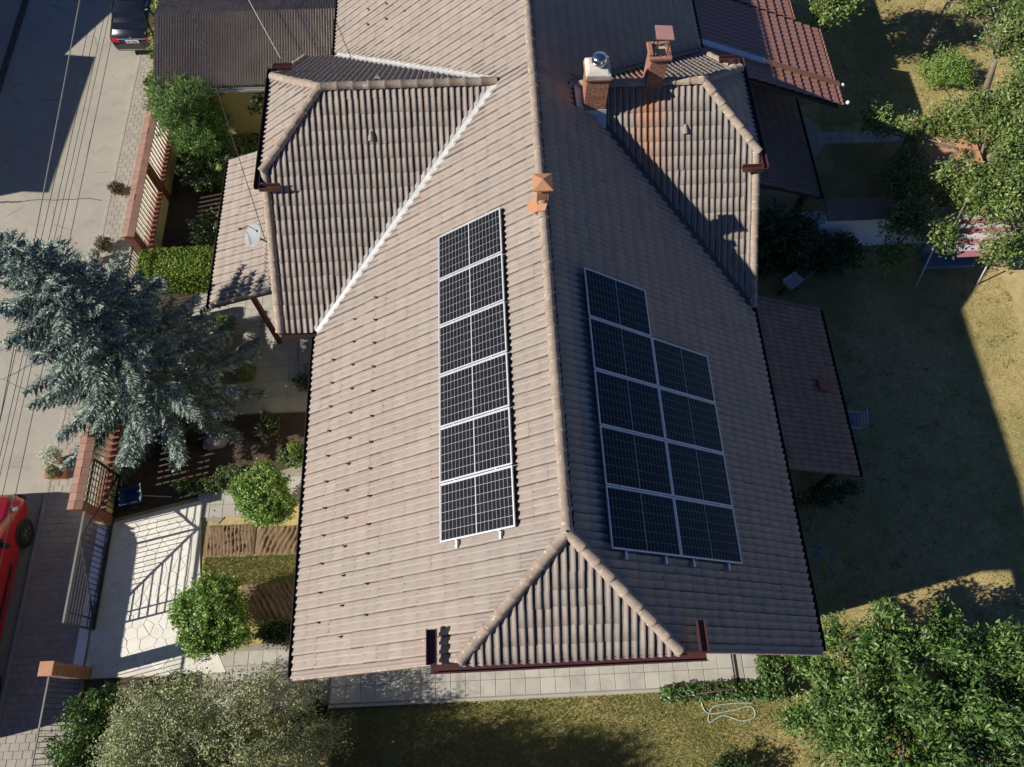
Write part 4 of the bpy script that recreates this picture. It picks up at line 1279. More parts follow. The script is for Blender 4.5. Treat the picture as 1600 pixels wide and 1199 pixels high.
# sliding gate: frame, mid post, two diagonals; upright bars inside the diagonals, level bars outside
GX = -12.86
t = wthing('sliding_gate', 'black barred sliding gate with two diagonals across the driveway entrance', 'gate', (GX, 5.2, 0))
gy0, gy1, gm, gz0, gz1 = 3.05, 7.6, 5.32, .12, 1.72
def gbar(name, p, q, w, mat='black_metal'): wp(MB().bar(p, q, w).build(name, mat), t)
gbar('top_rail', (GX, gy0, gz1), (GX, gy1, gz1), .055, 'gate_rail')
gbar('bottom_rail', (GX, gy0, gz0), (GX, gy1, gz0), .075)
gbar('stile', (GX, gy0, gz0), (GX, gy0, gz1), .05); gbar('stile', (GX, gy0+.28, gz0), (GX, gy0+.28, gz1), .04); gbar('stile', (GX, gy1, gz0), (GX, gy1, gz1), .05)
gbar('mid_post', (GX, gm, gz0), (GX, gm, gz1), .06)
for s, ye_ in ((-1, gy0+.28), (1, gy1)): gbar('diagonal', (GX, gm, gz1-.05), (GX, ye_, gz0+.1), .045)
n = 13
for s, ye_ in ((-1, gy0+.28), (1, gy1)):
    for i in range(1, n):
        yy = gm+(ye_-gm)*i/n
        zt = gz1-.05-(gz1-gz0-.15)*i/n
        gbar('bar', (GX, yy, gz0), (GX, yy, zt), .022)
    for i in range(1, 10):
        zz = gz1-(gz1-gz0)*i/10.5
        f = (gz1-.05-zz)/(gz1-gz0-.15)
        ys = gm+(ye_-gm)*max(0, f)
        yend = gy0 if s < 0 else gy1
        if abs(yend-ys) > .05: gbar('bar', (GX, ys, zz), (GX, yend, zz), .022)
# gate pillar and the railing south of it
t = wthing('gate_pillar', 'red brick gate pillar with pale flat cap south of the driveway', 'pillar', (-12.9, 1.88, 0))
mb = MB(); bricks(mb, -13.06, 1.72, -12.74, 2.04, 0, 2.0, .16, .075, .07)
o = wp(mb.build('brickwork', 'brick', None, fix=False), t); o['kind'] = 'stuff'
wp(MB().box((-13.05, 1.73, 0), (-12.75, 2.03, 1.99)).build('core', 'joint'), t)
wp(MB().box((-13.08, 1.70, 2.0), (-12.72, 2.06, 2.06)).build('cap', 'orange_sheet', bevel=.012), t)
t = wthing('railing', 'thin grey railing running south from the gate pillar', 'railing', (-12.95, -1.5, 0))
wp(MB().bar((-12.95, 1.7, 1.75), (-12.95, -6, 1.75), .04).build('top_rail', 'gate_rail'), t)
wp(MB().bar((-12.95, 1.7, .2), (-12.95, -6, .2), .04).build('bottom_rail', 'gate_rail'), t)
for i in range(58): wp(MB().bar((-12.95, 1.6-i*.13, .2), (-12.95, 1.6-i*.13, 1.74), .018).build('bar', 'black_metal'), t)

# ------------------------------------------------------------------ garage with corrugated roof
t = wthing('garage', 'low garage with ribbed brown roof behind the round pine', 'garage', (-9.4, 23, 0))
def corr(y0, z0, y1, z1, x0, x1, n):
    secs = []
    for (yy, zz) in ((y0, z0), ((y0+y1)/2, (z0+z1)/2), (y1, z1)):
        secs.append([(x0+(x1-x0)*i/n, yy, zz+.062*math.sin(i*math.pi/2)) for i in range(n+1)])
    return MB().loft(secs, closed=False, caps=False, smooth=True)
rfg = wp(corr(20.75, 2.9, 23.35, 3.75, -12.6, -5.75, 4*74).build('roof', 'corrugated', None, fix=False), t)
corr(23.35, 3.75, 28.0, 2.7, -12.6, -5.75, 4*74).build('roof_slope', 'corrugated', rfg, fix=False)
MB().prism([(-12.6, 20.8, 2.84), (-5.75, 20.8, 2.84), (-5.75, 23.35, 3.68), (-12.6, 23.35, 3.68)], (0, 0, -.05)).build('roof_board', 'deck', rfg)
MB().prism([(-12.6, 23.36, 3.68), (-5.75, 23.36, 3.68), (-5.75, 28, 2.62), (-12.6, 28, 2.62)], (0, 0, -.05)).build('roof_board', 'deck', rfg)
channel((-12.5, 20.65, 2.76), (-5.75, 20.65, 2.76), .12, .09, 'dish_grey', 'gutter', rfg)
wp(MB().box((-12.2, 21.3, 0), (-5.8, 27.5, 2.78)).build('wall', 'yellow_wall'), t)

# ------------------------------------------------------------------ neighbour houses across the street (outside the frame, they throw the shadows on the road)
t = wthing('neighbour_house', 'neighbour house across the street with flat eaves', 'house', (-28, 22, 0))
wp(MB().prism([(-24.6, 17.55, 0), (-24.1, 23.95, 0), (-31, 25, 0), (-31.5, 18.2, 0)], (0, 0, 4.45)).build('wall', 'far_render'), t)
wp(MB().loft([[(-24.35, 17.3, 4.4), (-23.85, 24.15, 4.4), (-31.2, 25.2, 4.4), (-31.8, 18, 4.4)], [(-27.6, 20.2, 5.5), (-27.5, 22, 5.5), (-28.2, 22, 5.5), (-28.3, 20.2, 5.5)]], smooth=False).build('roof', 'far_roof'), t)
for yy in (19, 21, 23): wp(MB().box((-24.6+.07*(yy-17.5)+.0, yy-.5, 1.2), (-24.42+.07*(yy-17.5), yy+.5, 2.6)).build('window', 'white_frame'), t)
t = wthing('neighbour_house', 'neighbour house across the street with street-facing gable', 'house', (-28, 29.5, 0))
g = [(-24.4, 24.75, 0), (-24.4, 35, 0), (-24.4, 35, 3.85), (-24.4, 29.9, 6.15), (-24.4, 24.75, 3.85)]
wp(MB().prism(g, (-9, 0, 0)).build('wall', 'far_render'), t)
wp(MB().prism([(-24.2, 24.5, 3.8), (-24.2, 29.9, 6.3), (-24.2, 29.9, 6.15), (-24.2, 24.7, 3.73)], (-9.4, 0, 0)).prism([(-24.2, 35.3, 3.8), (-24.2, 29.9, 6.3), (-24.2, 29.9, 6.15), (-24.2, 35.1, 3.73)], (-9.4, 0, 0)).build('roof', 'far_roof'), t)

# ------------------------------------------------------------------ vehicles
def wheel(parent, x, y, r, w, sx):
    a = 'wheel'
    M = Matrix.Translation((x, y, r)) @ Matrix.Rotation(R(90)*sx, 4, 'Y')
    ty = MB().lathe([(r*.62, -w/2), (r*.92, -w/2), (r, -w*.35), (r, w*.35), (r*.92, w/2), (r*.62, w/2)], (0, 0, 0), 24, M, caps=False).build('wheel', 'tyre', parent)
    MB().lathe([(.001, w*.30), (r*.2, w*.34), (r*.55, w*.28), (r*.63, w*.46), (r*.63, -w*.4)], (0, 0, 0), 24, M, caps=False).build('rim', 'rim', ty)
    for k in range(5):
        an = k*2*math.pi/5
        MB().bar(M @ Vector((r*.18*math.cos(an), r*.18*math.sin(an), w*.36)), M @ Vector((r*.6*math.cos(an), r*.6*math.sin(an), w*.40)), .05, .02).build('spoke', 'rim', ty)
    return ty
# red long van: nose to +y. sections along y, profile in (x, z)
t = thing('delivery_van', 'long red van parked at the kerb beside the driveway', 'van', (-16.25, 0.0, 0))
W = 1.0
def vsec(y, zb, zt, w, r=.22, tum=.07):
    pts = [(-w*.94, zb), (-w, zb+.15), (-w, zb+(zt-zb)*.5), (-w+tum*.8, zt-r), (-w+tum+r*.35, zt-r*.25), (-w+tum+r, zt)]
    return [(x, y, z) for x, z in pts]+[(-x, y, z) for x, z in reversed(pts)]
mb = MB()
mb.loft([vsec(.25, .32, 2.18, W*.97), vsec(.32, .3, 2.22, W), vsec(1.5, .3, 2.25, W), vsec(3.5, .3, 2.25, W), vsec(4.8, .3, 2.24, W), vsec(5.15, .3, 2.15, W*.99),
         vsec(5.75, .3, 1.55, W*.98, .12, .1), vsec(6.15, .3, 1.2, W*.97, .12, .1), vsec(6.6, .3, 1.08, W*.94, .14, .1), vsec(6.85, .34, .95, W*.86, .16, .12), vsec(6.98, .42, .72, W*.7, .1, .1)])
body = mb.build('body', 'red_paint', t)
MB().loft([[(-.80, 5.22, 2.10), (.80, 5.22, 2.10), (.84, 5.80, 1.53), (-.84, 5.80, 1.53)], [(-.8, 5.24, 2.13), (.8, 5.24, 2.13), (.85, 5.83, 1.56), (-.85, 5.83, 1.56)]], smooth=False).build('windscreen', 'car_glass', t)
for sx in (-1, 1):
    MB().prism([(sx*.985, 4.15, 1.35), (sx*.985, 5.5, 1.35), (sx*.93, 5.15, 1.92), (sx*.935, 4.15, 1.95)], (sx*.02, 0, 0)).build('side_window', 'car_glass', t)
    MB().prism([(sx*1.0, .6, .62), (sx*1.0, 4.9, .62), (sx*1.0, 4.9, .72), (sx*1.0, .6, .72)], (sx*.018, 0, 0)).build('side_moulding', 'plastic_black', t)
    MB().box((min(sx*1.0, sx*1.004), 3.95, .45), (max(sx*1.0, sx*1.004), 3.965, 2.0)).build('door_seam', 'plastic_black', t)
    MB().loft([[(sx*.62, 6.62, 1.0), (sx*.92, 6.35, 1.03), (sx*.93, 6.42, .86), (sx*.7, 6.82, .84)], [(sx*.62, 6.69, 1.02), (sx*.945, 6.4, 1.05), (sx*.955, 6.47, .86), (sx*.72, 6.89, .84)]], smooth=False).build('headlight', 'head_lamp', t)
    m_ = MB().box((sx*1.0+(-.0 if sx > 0 else -.22), 5.22, 1.25), (sx*1.0+(.22 if sx > 0 else 0), 5.34, 1.58)).build('mirror', 'plastic_black', t, bevel=.02)
    for yq in (1.6, 5.87):
        wheel(t, sx*.93, yq, .36, .26, sx)
        MB().lathe([(.43, -.02), (.43, .025), (.36, .03)], (0, 0, 0), 20, Matrix.Translation((sx*.985, yq, .36)) @ Matrix.Rotation(R(90)*sx, 4, 'Y'), caps=True).build('wheel_arch', 'plastic_black', t)
MB().bar((.25, 5.86, 1.52), (.75, 5.5, 1.86), .02).build('wiper', 'plastic_black', t)
MB().box((-.8, 6.9, .35), (.8, 7.02, .6)).build('bumper', 'plastic_black', t, bevel=.04)
# black estate/SUV seen from behind
t = thing('parked_car', 'black car parked beside the garage seen from its tail', 'car', (-14.98, 25.45, 0), R(-2))
def csec(y, zb, zt, w, r=.16, tum=.18, sh=.95):
    zs = min(sh, zt-.05)
    pts = [(-w*.9, zb), (-w*.98, zb+.12), (-w, zb+(zs-zb)*.6), (-w*.97, zs), (-w+tum, zt-.08), (-w+tum+r, zt)]
    return [(x, y, z) for x, z in pts]+[(-x, y, z) for x, z in reversed(pts)]
mb = MB()
mb.loft([csec(.0, .4, .72, .80, .1, .08, .66), csec(.06, .33, .98, .88, .1, .06, .9), csec(.2, .3, 1.08, .92, .12, .08), csec(.55, .28, 1.42, .93, .16, .2), csec(1.1, .28, 1.62, .93, .2, .24), csec(2.3, .28, 1.68, .93, .2, .24),
         csec(2.9, .28, 1.60, .93, .2, .26), csec(3.55, .28, 1.1, .93, .16, .14), csec(4.3, .3, 1.0, .9, .2, .16, .9), csec(4.65, .36, .8, .8, .2, .12, .75), csec(4.72, .42, .65, .7, .1, .1, .6)])
mb.build('body', 'black_paint', t)
MB().loft([[(-.70, .30, 1.17), (.70, .30, 1.17), (.60, .82, 1.53), (-.60, .82, 1.53)], [(-.7, .27, 1.2), (.7, .27, 1.2), (.6, .79, 1.57), (-.6, .79, 1.57)]], smooth=False).build('rear_window', 'car_glass', t)
MB().loft([[(-.6, 1.35, 1.655), (.6, 1.35, 1.655), (.6, 2.4, 1.69), (-.6, 2.4, 1.69)], [(-.6, 1.35, 1.675), (.6, 1.35, 1.675), (.6, 2.4, 1.705), (-.6, 2.4, 1.705)]], smooth=False).build('roof_glass', 'car_glass', t)
for sx in (-1, 1):
    MB().loft([[(sx*.52, .07, .96), (sx*.84, .10, .98), (sx*.86, .10, .80), (sx*.54, .05, .80)], [(sx*.52, .02, .95), (sx*.86, .045, .97), (sx*.885, .05, .80), (sx*.54, -.012, .80)]], smooth=False).build('tail_light', 'tail_lamp', t)
    MB().prism([(sx*.90, 1.0, 1.06), (sx*.90, 3.3, 1.06), (sx*.74, 2.75, 1.5), (sx*.72, 1.1, 1.5)], (sx*.03, 0, .015)).build('side_window', 'car_glass', t)
    MB().box((sx*.92+(-.2 if sx < 0 else 0), 3.0, 1.02), (sx*.92+(.2 if sx > 0 else 0), 3.12, 1.2)).build('mirror', 'black_paint', t, bevel=.02)
    MB().bar((sx*.68, 1.0, 1.62), (sx*.68, 2.6, 1.66), .035).build('roof_rail', 'chrome', t)
    for yq in (.85, 3.75): wheel(t, sx*.82, yq, .34, .23, sx)
pl = MB().box((-.26, -.045, .80), (.26, -.03, .93)).build('number_plate', 'plate', t)
MB().box((-.24, -.048, .84), (-.2, -.046, .89)).build('plate_strip', 'blue_plastic', pl)
for i in range(7):
    if i != 2: MB().box((-.17+i*.055, -.048, .835), (-.135+i*.055, -.046, .895)).build('plate_character', 'plastic_black', pl)
MB().bar((-.55, -.03, .99), (.55, -.03, .99), .03).build('chrome_strip', 'chrome', t)
MB().bar((-.7, .0, .47), (.7, .0, .47), .03).build('bumper_strip', 'chrome', t)
MB().lathe([(.001, -.01), (.04, -.01), (.04, .01), (.001, .01)], (0, 0, 0), 12, Matrix.Translation((0, -.03, 1.06)) @ Matrix.Rotation(R(90), 4, 'X')).build('badge', 'chrome', t)

# ------------------------------------------------------------------ foliage
def rnd_unit(n):
    v = rng.normal(size=(n, 3)); return v/np.linalg.norm(v, axis=1, keepdims=True)

def leaf_mesh(name, C, D, Nn, L, Wd, fold=0.18):
    """kite-shaped leaves: C base centre, D direction, Nn normal, arrays"""
    S = np.cross(D, Nn); S /= np.linalg.norm(S, axis=1, keepdims=True)+1e-9
    L = L[:, None]; Wd = Wd[:, None]
    p0 = C - D*L*.5
    p1 = C - D*L*.05 + S*Wd*.5 + Nn*Wd*fold
    p2 = C + D*L*.5
    p3 = C - D*L*.05 - S*Wd*.5 + Nn*Wd*fold
    V = np.stack([p0, p1, p2, p3], 1).reshape(-1, 3)
    n = len(C)
    F = np.arange(n*4).reshape(n, 4)
    T = np.concatenate([F[:, [0, 1, 2]], F[:, [0, 2, 3]]])
    return mesh_np(name, V, T)

def in_blob(blob, n, surf=3.0):
    c, r = np.array(blob[0], float), np.array(blob[1], float)
    if len(blob) > 2 and blob[2] == 'box':
        p = rng.uniform(-1, 1, (n, 3))
        ax = rng.integers(0, 3, n); m = rng.random(n) < .85
        sgn = rng.choice([-1, 1], n)
        sgn = np.where((ax == 2), 1, sgn)
        for k in range(3):
            sel = m & (ax == k); p[sel, k] = sgn[sel]*rng.uniform(.9, 1.02, sel.sum())
        return c+p*r, p
    u = rnd_unit(n); rad = rng.random(n)**(1/surf/1.0)
    lump = 1+.16*np.sin(u[:, 0]*5.1+c[0])*np.cos(u[:, 1]*4.3+c[1])+.12*np.sin(u[:, 2]*6+u[:, 0]*3)
    return c+u*rad[:, None]*r*lump[:, None], u

def foliage(blobs, n_cl, n_leaf, sig, L, Wd, up=0.6, out=0.5, surf=4.0, holes=0.0):
    vol = np.array([np.prod(b[1])**(2/3) for b in blobs]); vol /= vol.sum()
    CC, UU = [], []
    for b, f in zip(blobs, vol):
        p, u = in_blob(b, max(1, int(n_cl*f)), surf)
        CC.append(p); UU.append(u)
    CC = np.concatenate(CC); UU = np.concatenate(UU)
    if holes:
        h = np.sin(CC[:, 0]*4.3+1+1.2*np.sin(CC[:, 1]*1.7))+np.sin(CC[:, 1]*4.7+2+1.1*np.sin(CC[:, 0]*1.9))+np.sin(CC[:, 2]*4.1)+rng.normal(size=len(CC))*.5
        k = h > np.quantile(h, holes); CC, UU = CC[k], UU[k]
    idx = np.repeat(np.arange(len(CC)), n_leaf)
    n = len(idx)
    twig = rnd_unit(len(CC))*.8+UU*.9; twig[:, 2] += .15
    twig /= np.linalg.norm(twig, axis=1, keepdims=True)
    tt = rng.uniform(-1, 1, n)
    C = CC[idx]+twig[idx]*(tt*sig*1.5)[:, None]+rng.normal(size=(n, 3))*sig*.45
    D = twig[idx]*.6+rnd_unit(n)*.9; D /= np.linalg.norm(D, axis=1, keepdims=True)
    Nn = rnd_unit(n)*.8+UU[idx]*out; Nn[:, 2] += up
    Nn -= D*(Nn*D).sum(1)[:, None]; Nn /= np.linalg.norm(Nn, axis=1, keepdims=True)
    s = rng.uniform(.65, 1.25, n)
    return CC, (C, D, Nn, L*s, Wd*s)

def plant(name, label, cat, base, blobs, n_cl, n_leaf, sig, L, Wd, mat, trunk=None, bark='bark', group=None, branches=14, crown='crown', **kw):
    """trunk = (height, radius, [lean x, lean y])"""
    t = wthing(name, label, cat, base, group)
    CC, arr = foliage(blobs, n_cl, n_leaf, sig, L, Wd, **kw)
    arr[0][:, 2] = np.maximum(arr[0][:, 2], 0.02)
    o = wp(link(crown, leaf_mesh(crown, *arr), mat), t)
    mb = MB()
    b = Vector(base)
    if trunk:
        h, r = trunk[0], trunk[1]; lx, ly = trunk[2] if len(trunk) > 2 else (0, 0)
        top = b+Vector((lx, ly, h))
        pts = [b+(top-b)*f+Vector((random.uniform(-.05, .05), random.uniform(-.05, .05), 0))*(1 if 0 < f < 1 else 0) for f in (0, .3, .6, 1)]
        mb.tube(pts, [r*1.25, r, r*.88, r*.7], 9)
        src = top; r0 = r*.5
    else:
        src = b+Vector((0, 0, .02)); r0 = max(.012, .03*max(blobs[0][1]))
    for k in rng.choice(len(CC), min(branches, len(CC)), replace=False):
        e = Vector(CC[k]); m = src+(e-src)*.5+Vector((random.uniform(-.1, .1), random.uniform(-.1, .1), .12*(e-src).length))
        mb.tube([src, src+(m-src)*.5+Vector((0, 0, .03)), m, e], [r0, r0*.75, r0*.5, r0*.18], 6)
    wp(mb.build('trunk' if trunk else 'stems', bark, None, fix=False), t)
    return t

# the blue spruce
def spruce(base, H, Rad):
    t = wthing('blue_spruce', 'tall blue-grey spruce tree between the street fence and the house', 'tree', base)
    b = np.array(base)
    mb = MB()
    mb.tube([base, (base[0]+.05, base[1], H*.5), (base[0], base[1]+.03, H*.98)], [.2, .12, .02], 9)
    wp(mb.build('trunk', 'bark', None, fix=False), t)
    C, D, Nn, Ls = [], [], [], []
    C2, D2, L2 = [], [], []       # solid kite per branchlet, added to block light through the bough
    limbs = MB()
    z = .5; lev = 0
    while z < H-.12:
        f = z/H
        Lb = Rad*(1-f)**.8*(.78+.22*min(1, z/1.6))+.14
        nb = 9 if f < .7 else 6
        for k in range(nb):
            an = 2*math.pi*(k+random.uniform(-.25, .25))/nb+lev*.83
            L = Lb*random.uniform(.74, 1.14)
            droop = random.uniform(-.3, -.12)+.5*f
            d = np.array([math.cos(an), math.sin(an), droop]); d /= np.linalg.norm(d)
            o = b+np.array([0, 0, z+random.uniform(-.12, .12)])
            side = np.array([-math.sin(an), math.cos(an), 0])
            end = o+d*L+np.array([0, 0, .14*L])
            if f < .85: limbs.tube([o, o+d*L*.55+np.array([0, 0, .04*L]), end], [.03*(1-f)+.008, .016, .004], 5, cap=False)
            nst = max(3, int(L/.13))
            for q in range(1, nst+1):
                tq = q/nst
                if tq < .2 and f < .75: continue
                p = o+d*L*tq+np.array([0, 0, .14*L*tq*tq])
                bl = (.44*(1-tq)**.6+.17)*(.5+.5*min(1, L/1.6))*random.uniform(.6, 1.2)
                for s in (-1, 1):
                    dd = d*.8+side*s*.75+np.array([0, 0, random.uniform(-.22, .02)]); dd /= np.linalg.norm(dd)
                    C2.append(p+dd*bl*.5); D2.append(dd); L2.append(bl*1.05)
                    m = max(4, int(bl/.017))
                    u = (np.arange(m)+.5)/m
                    C.append(p+dd*bl*u[:, None]+rng.normal(size=(m, 3))*(.012+.03*u[:, None]))
                    D.append(np.repeat(dd[None], m, 0)*.9+rng.normal(size=(m, 3))*.5+np.array([0, 0, .22]))
                    Ls.append(rng.uniform(.07, .12, m)*(1.1-.3*u))
                C.append(p[None]+rng.normal(size=(5, 3))*.025); D.append(np.repeat(d[None], 5, 0)+rng.normal(size=(5, 3))*.55+np.array([0, 0, .3])); Ls.append(rng.uniform(.08, .13, 5))
        z += .33+.10*(1-f); lev += 1
    C = np.concatenate(C); D = np.concatenate(D); Ls = np.concatenate(Ls)
    D /= np.linalg.norm(D, axis=1, keepdims=True)
    C = np.concatenate([C, C+rng.normal(size=C.shape)*.02]); D = np.concatenate([D, D+rng.normal(size=D.shape)*.35]); Ls = np.concatenate([Ls, Ls*.9]); D /= np.linalg.norm(D, axis=1, keepdims=True)
    Nn = rnd_unit(len(C)); Nn[:, 2] += .4
    Nn -= D*(Nn*D).sum(1)[:, None]; Nn /= np.linalg.norm(Nn, axis=1, keepdims=True)
    W = Ls*.26
    C2 = np.array(C2); D2 = np.array(D2); L2 = np.array(L2)
    N2 = rng.normal(size=C2.shape)*.3+np.array([0, 0, 1.0]); N2 -= D2*(N2*D2).sum(1)[:, None]; N2 /= np.linalg.norm(N2, axis=1, keepdims=True)
    C = np.concatenate([C, C2]); D = np.concatenate([D, D2]); Nn = np.concatenate([Nn, N2]); Ls = np.concatenate([Ls, L2]); W = np.concatenate([W, np.full(len(L2), .11)])
    wp(link('crown', leaf_mesh('crown', C, D, Nn, Ls, W, .3), 'spruce'), t)
    wp(limbs.build('limbs', 'bark', None, fix=False), t)
spruce((-11.6, 10.0, 0), 9.0, 3.35)

# round pine by the garage
plant('pine_tree', 'rounded dark green pine in the front garden before the garage', 'tree', (-11.75, 19.9, 0),
      [((-11.6, 20.2, 2.3), (1.15, 1.1, 1.35)), ((-11.2, 19.8, 1.9), (1.0, .9, 1.0)), ((-12.0, 20.6, 2.0), (.8, .8, 1.0))], 900, 34, .13, .17, .022, 'pine', (2.2, .1), surf=5, up=.3)
plant('hydrangea_bush', 'hydrangea bush with pale green flower heads under the pine', 'shrub', (-11.75, 19.0, 0), [((-11.75, 19.15, .55), (.62, .75, .55)), ((-11.2, 18.9, .5), (.5, .5, .45))], 200, 18, .1, .12, .075, 'rose')
hy = COL.objects['hydrangea_bush'] if 'hydrangea_bush' in COL.objects else bpy.data.objects['hydrangea_bush']
for k in range(16):
    c = np.array([-11.55, 19.0, .75])+rng.normal(size=3)*np.array([.38, .36, .16])
    _, arr = foliage([(c, (.12, .12, .1))], 60, 2, .02, .045, .04, surf=6)
    wp(link('flower_head', leaf_mesh('flower_head', *arr), 'hydrangea_flower'), hy)
plant('rose_bush', 'loose pale green rose bush against the garage wall', 'shrub', (-10.2, 19.5, 0), [((-10.25, 19.7, .75), (.75, .7, .7)), ((-9.75, 19.4, .6), (.55, .6, .55))], 320, 18, .12, .085, .05, 'rose', holes=.1)
plant('flower_bush', 'leafy bush with small pink flowers beside the porch roof', 'shrub', (-10.9, 16.5, 0), [((-11.1, 16.5, .5), (.6, .75, .5)), ((-10.45, 16.9, .45), (.5, .55, .45))], 300, 16, .1, .085, .05, 'rose', holes=.15)
fb = bpy.data.objects['flower_bush']
for k in range(9):
    c = np.array([-10.55, 17.0, .75])+rng.normal(size=3)*np.array([.28, .3, .1])
    _, arr = foliage([(c, (.05, .05, .04))], 14, 2, .01, .04, .035, surf=6)
    wp(link('flower', leaf_mesh('flower', *arr), 'pink_flower'), fb)
# clipped hedge
plant('clipped_hedge', 'bright green clipped box hedge between fence and porch', 'hedge', (-11.7, 14.7, 0), [((-11.6, 14.72, .62), (1.35, .55, .6), 'box')], 5200, 7, .035, .06, .032, 'hedge', branches=24, up=.4, out=.7)
# two globe trees
plant('globe_tree', 'round bright green ball tree next to the furrowed bed, farther from the gate', 'tree', (-8.25, 6.55, 0), [((-8.0, 6.42, 1.35), (.74, .74, .68)), ((-8.45, 6.6, 1.35), (.42, .45, .42)), ((-7.6, 6.1, 1.25), (.45, .42, .45)), ((-7.85, 6.85, 1.5), (.45, .4, .42))], 900, 32, .11, .085, .045, 'globe', (.95, .07), surf=6, group='ball trees')
plant('globe_tree', 'round bright green ball tree at the driveway corner', 'tree', (-9.3, 3.15, 0), [((-9.05, 3.1, 1.4), (.84, .84, .78)), ((-9.6, 3.3, 1.4), (.48, .5, .5)), ((-8.55, 2.8, 1.4), (.5, .5, .5)), ((-8.9, 3.65, 1.6), (.5, .45, .45)), ((-9.2, 2.5, 1.35), (.5, .42, .45))], 1200, 32, .11, .085, .045, 'globe', (1.0, .07), surf=6, group='ball trees')
# grey-green big bush at the bottom, dark corner shrubs, white flowers
plant('olive_tree', 'large grey-green small-leaved tree spreading over the slab path', 'tree', (-9.6, -.6, 0),
      [((-8.8, .9, 2.8), (1.5, .7, .8)), ((-7.1, .6, 2.8), (1.4, .8, .8)), ((-10.2, .5, 2.2), (.9, .9, .9)), ((-9.2, -.3, 3.2), (1.8, 1.0, .9)), ((-7.3, -.5, 3.2), (1.7, 1.0, .9)), ((-6.0, .1, 2.3), (.9, .6, .6)), ((-8.4, -1.6, 3.2), (2.6, 1.0, 1.0)), ((-10.3, -1.0, 2.4), (1.0, 1.1, 1.0))], 2700, 40, .17, .072, .032, 'olive', (1.9, .12, (.8, .3)), 'grey_bark', branches=60, surf=2.8, holes=.3)
plant('ash_tree', 'tall tree just beyond the bottom edge throwing dappled shade on the lawn', 'tree', (-8.6, -3.0, 0),
      [((-8.2, -2.5, 5.6), (1.5, .9, 1.1)), ((-6.6, -2.3, 5.2), (1.2, .8, .8)), ((-9.6, -2.6, 4.6), (1.0, .8, .9)), ((-7.6, -2.9, 6.6), (1.3, 1.0, .8)), ((-5.4, -2.4, 4.4), (.9, .7, .7)), ((-9.0, -1.9, 3.9), (.9, .6, .6)), ((-6.9, -1.8, 4.3), (.9, .6, .6)), ((-8.0, -1.7, 5.2), (.8, .5, .6))], 1250, 26, .2, .12, .055, 'cherry', (3.6, .16, (.4, .4)), 'grey_bark', branches=40, surf=2.4, holes=.3)
plant('corner_shrub', 'dark green shrub in the corner behind the railing', 'shrub', (-12.3, .4, 0), [((-12.35, .2, .9), (.5, 1.0, .85)), ((-12.2, -1.2, .8), (.5, 1.0, .8)), ((-11.9, 1.05, .9), (.36, .4, .45))], 760, 24, .1, .085, .045, 'cherry', holes=.15)
plant('white_flower_bush', 'bush with small white blossoms beside the grey-green tree', 'shrub', (-11.0, -.2, 0), [((-11.0, -.1, 1.0), (.42, .65, .6))], 220, 22, .1, .07, .04, 'olive')
wf = bpy.data.objects['white_flower_bush']
for k in range(22):
    c = np.array([-11.05, .15, 1.45])+rng.normal(size=3)*np.array([.2, .35, .14])
    _, arr = foliage([(c, (.05, .05, .04))], 16, 2, .012, .045, .035, surf=6)
    wp(link('flower', leaf_mesh('flower', *arr), 'white_flower'), wf)
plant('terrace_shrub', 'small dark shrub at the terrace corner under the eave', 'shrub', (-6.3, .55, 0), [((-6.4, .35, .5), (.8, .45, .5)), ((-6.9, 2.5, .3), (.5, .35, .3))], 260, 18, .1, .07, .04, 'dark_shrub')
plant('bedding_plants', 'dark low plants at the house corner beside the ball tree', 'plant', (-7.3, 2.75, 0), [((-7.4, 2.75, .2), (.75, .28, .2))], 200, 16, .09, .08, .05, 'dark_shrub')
# tree at the bottom right
plant('cherry_tree', 'leafy green fruit tree in the lower right corner of the lawn', 'tree', (9.0, -.35, 0),
      [((8.3, 1.35, 2.0), (.7, .5, .5)), ((9.3, 1.2, 2.2), (1.0, .7, .7)), ((10.8, .9, 2.2), (1.0, .8, .75)), ((7.35, .35, 1.8), (.7, .75, .65)), ((8.4, .1, 2.4), (1.2, .9, .8)), ((10.3, -.2, 2.3), (1.2, 1.0, .8)), ((7.3, -.7, 1.8), (.8, .85, .7)), ((8.6, -1.1, 2.3), (1.4, .9, .85)), ((10.7, -1.3, 2.1), (1.3, 1.0, .8)), ((12.0, .2, 2.0), (.8, .9, .7)), ((6.75, 1.0, 1.6), (.32, .3, .28)), ((8.9, 2.05, 1.9), (.3, .4, .3)), ((10.2, 1.9, 2.1), (.35, .35, .3)), ((6.45, -.2, 1.5), (.35, .35, .3)), ((7.6, 1.75, 1.7), (.28, .35, .25)), ((11.6, 1.3, 2.2), (.5, .35, .35))], 1950, 36, .2, .145, .05, 'cherry', (1.1, .12), 'grey_bark', branches=50, surf=2.6, holes=.3)
plant('low_shrub', 'small dark shrub on the lawn at the bottom edge', 'shrub', (4.75, -1.5, 0), [((4.75, -1.45, .45), (.5, .5, .45))], 130, 18, .1, .08, .045, 'dark_shrub')
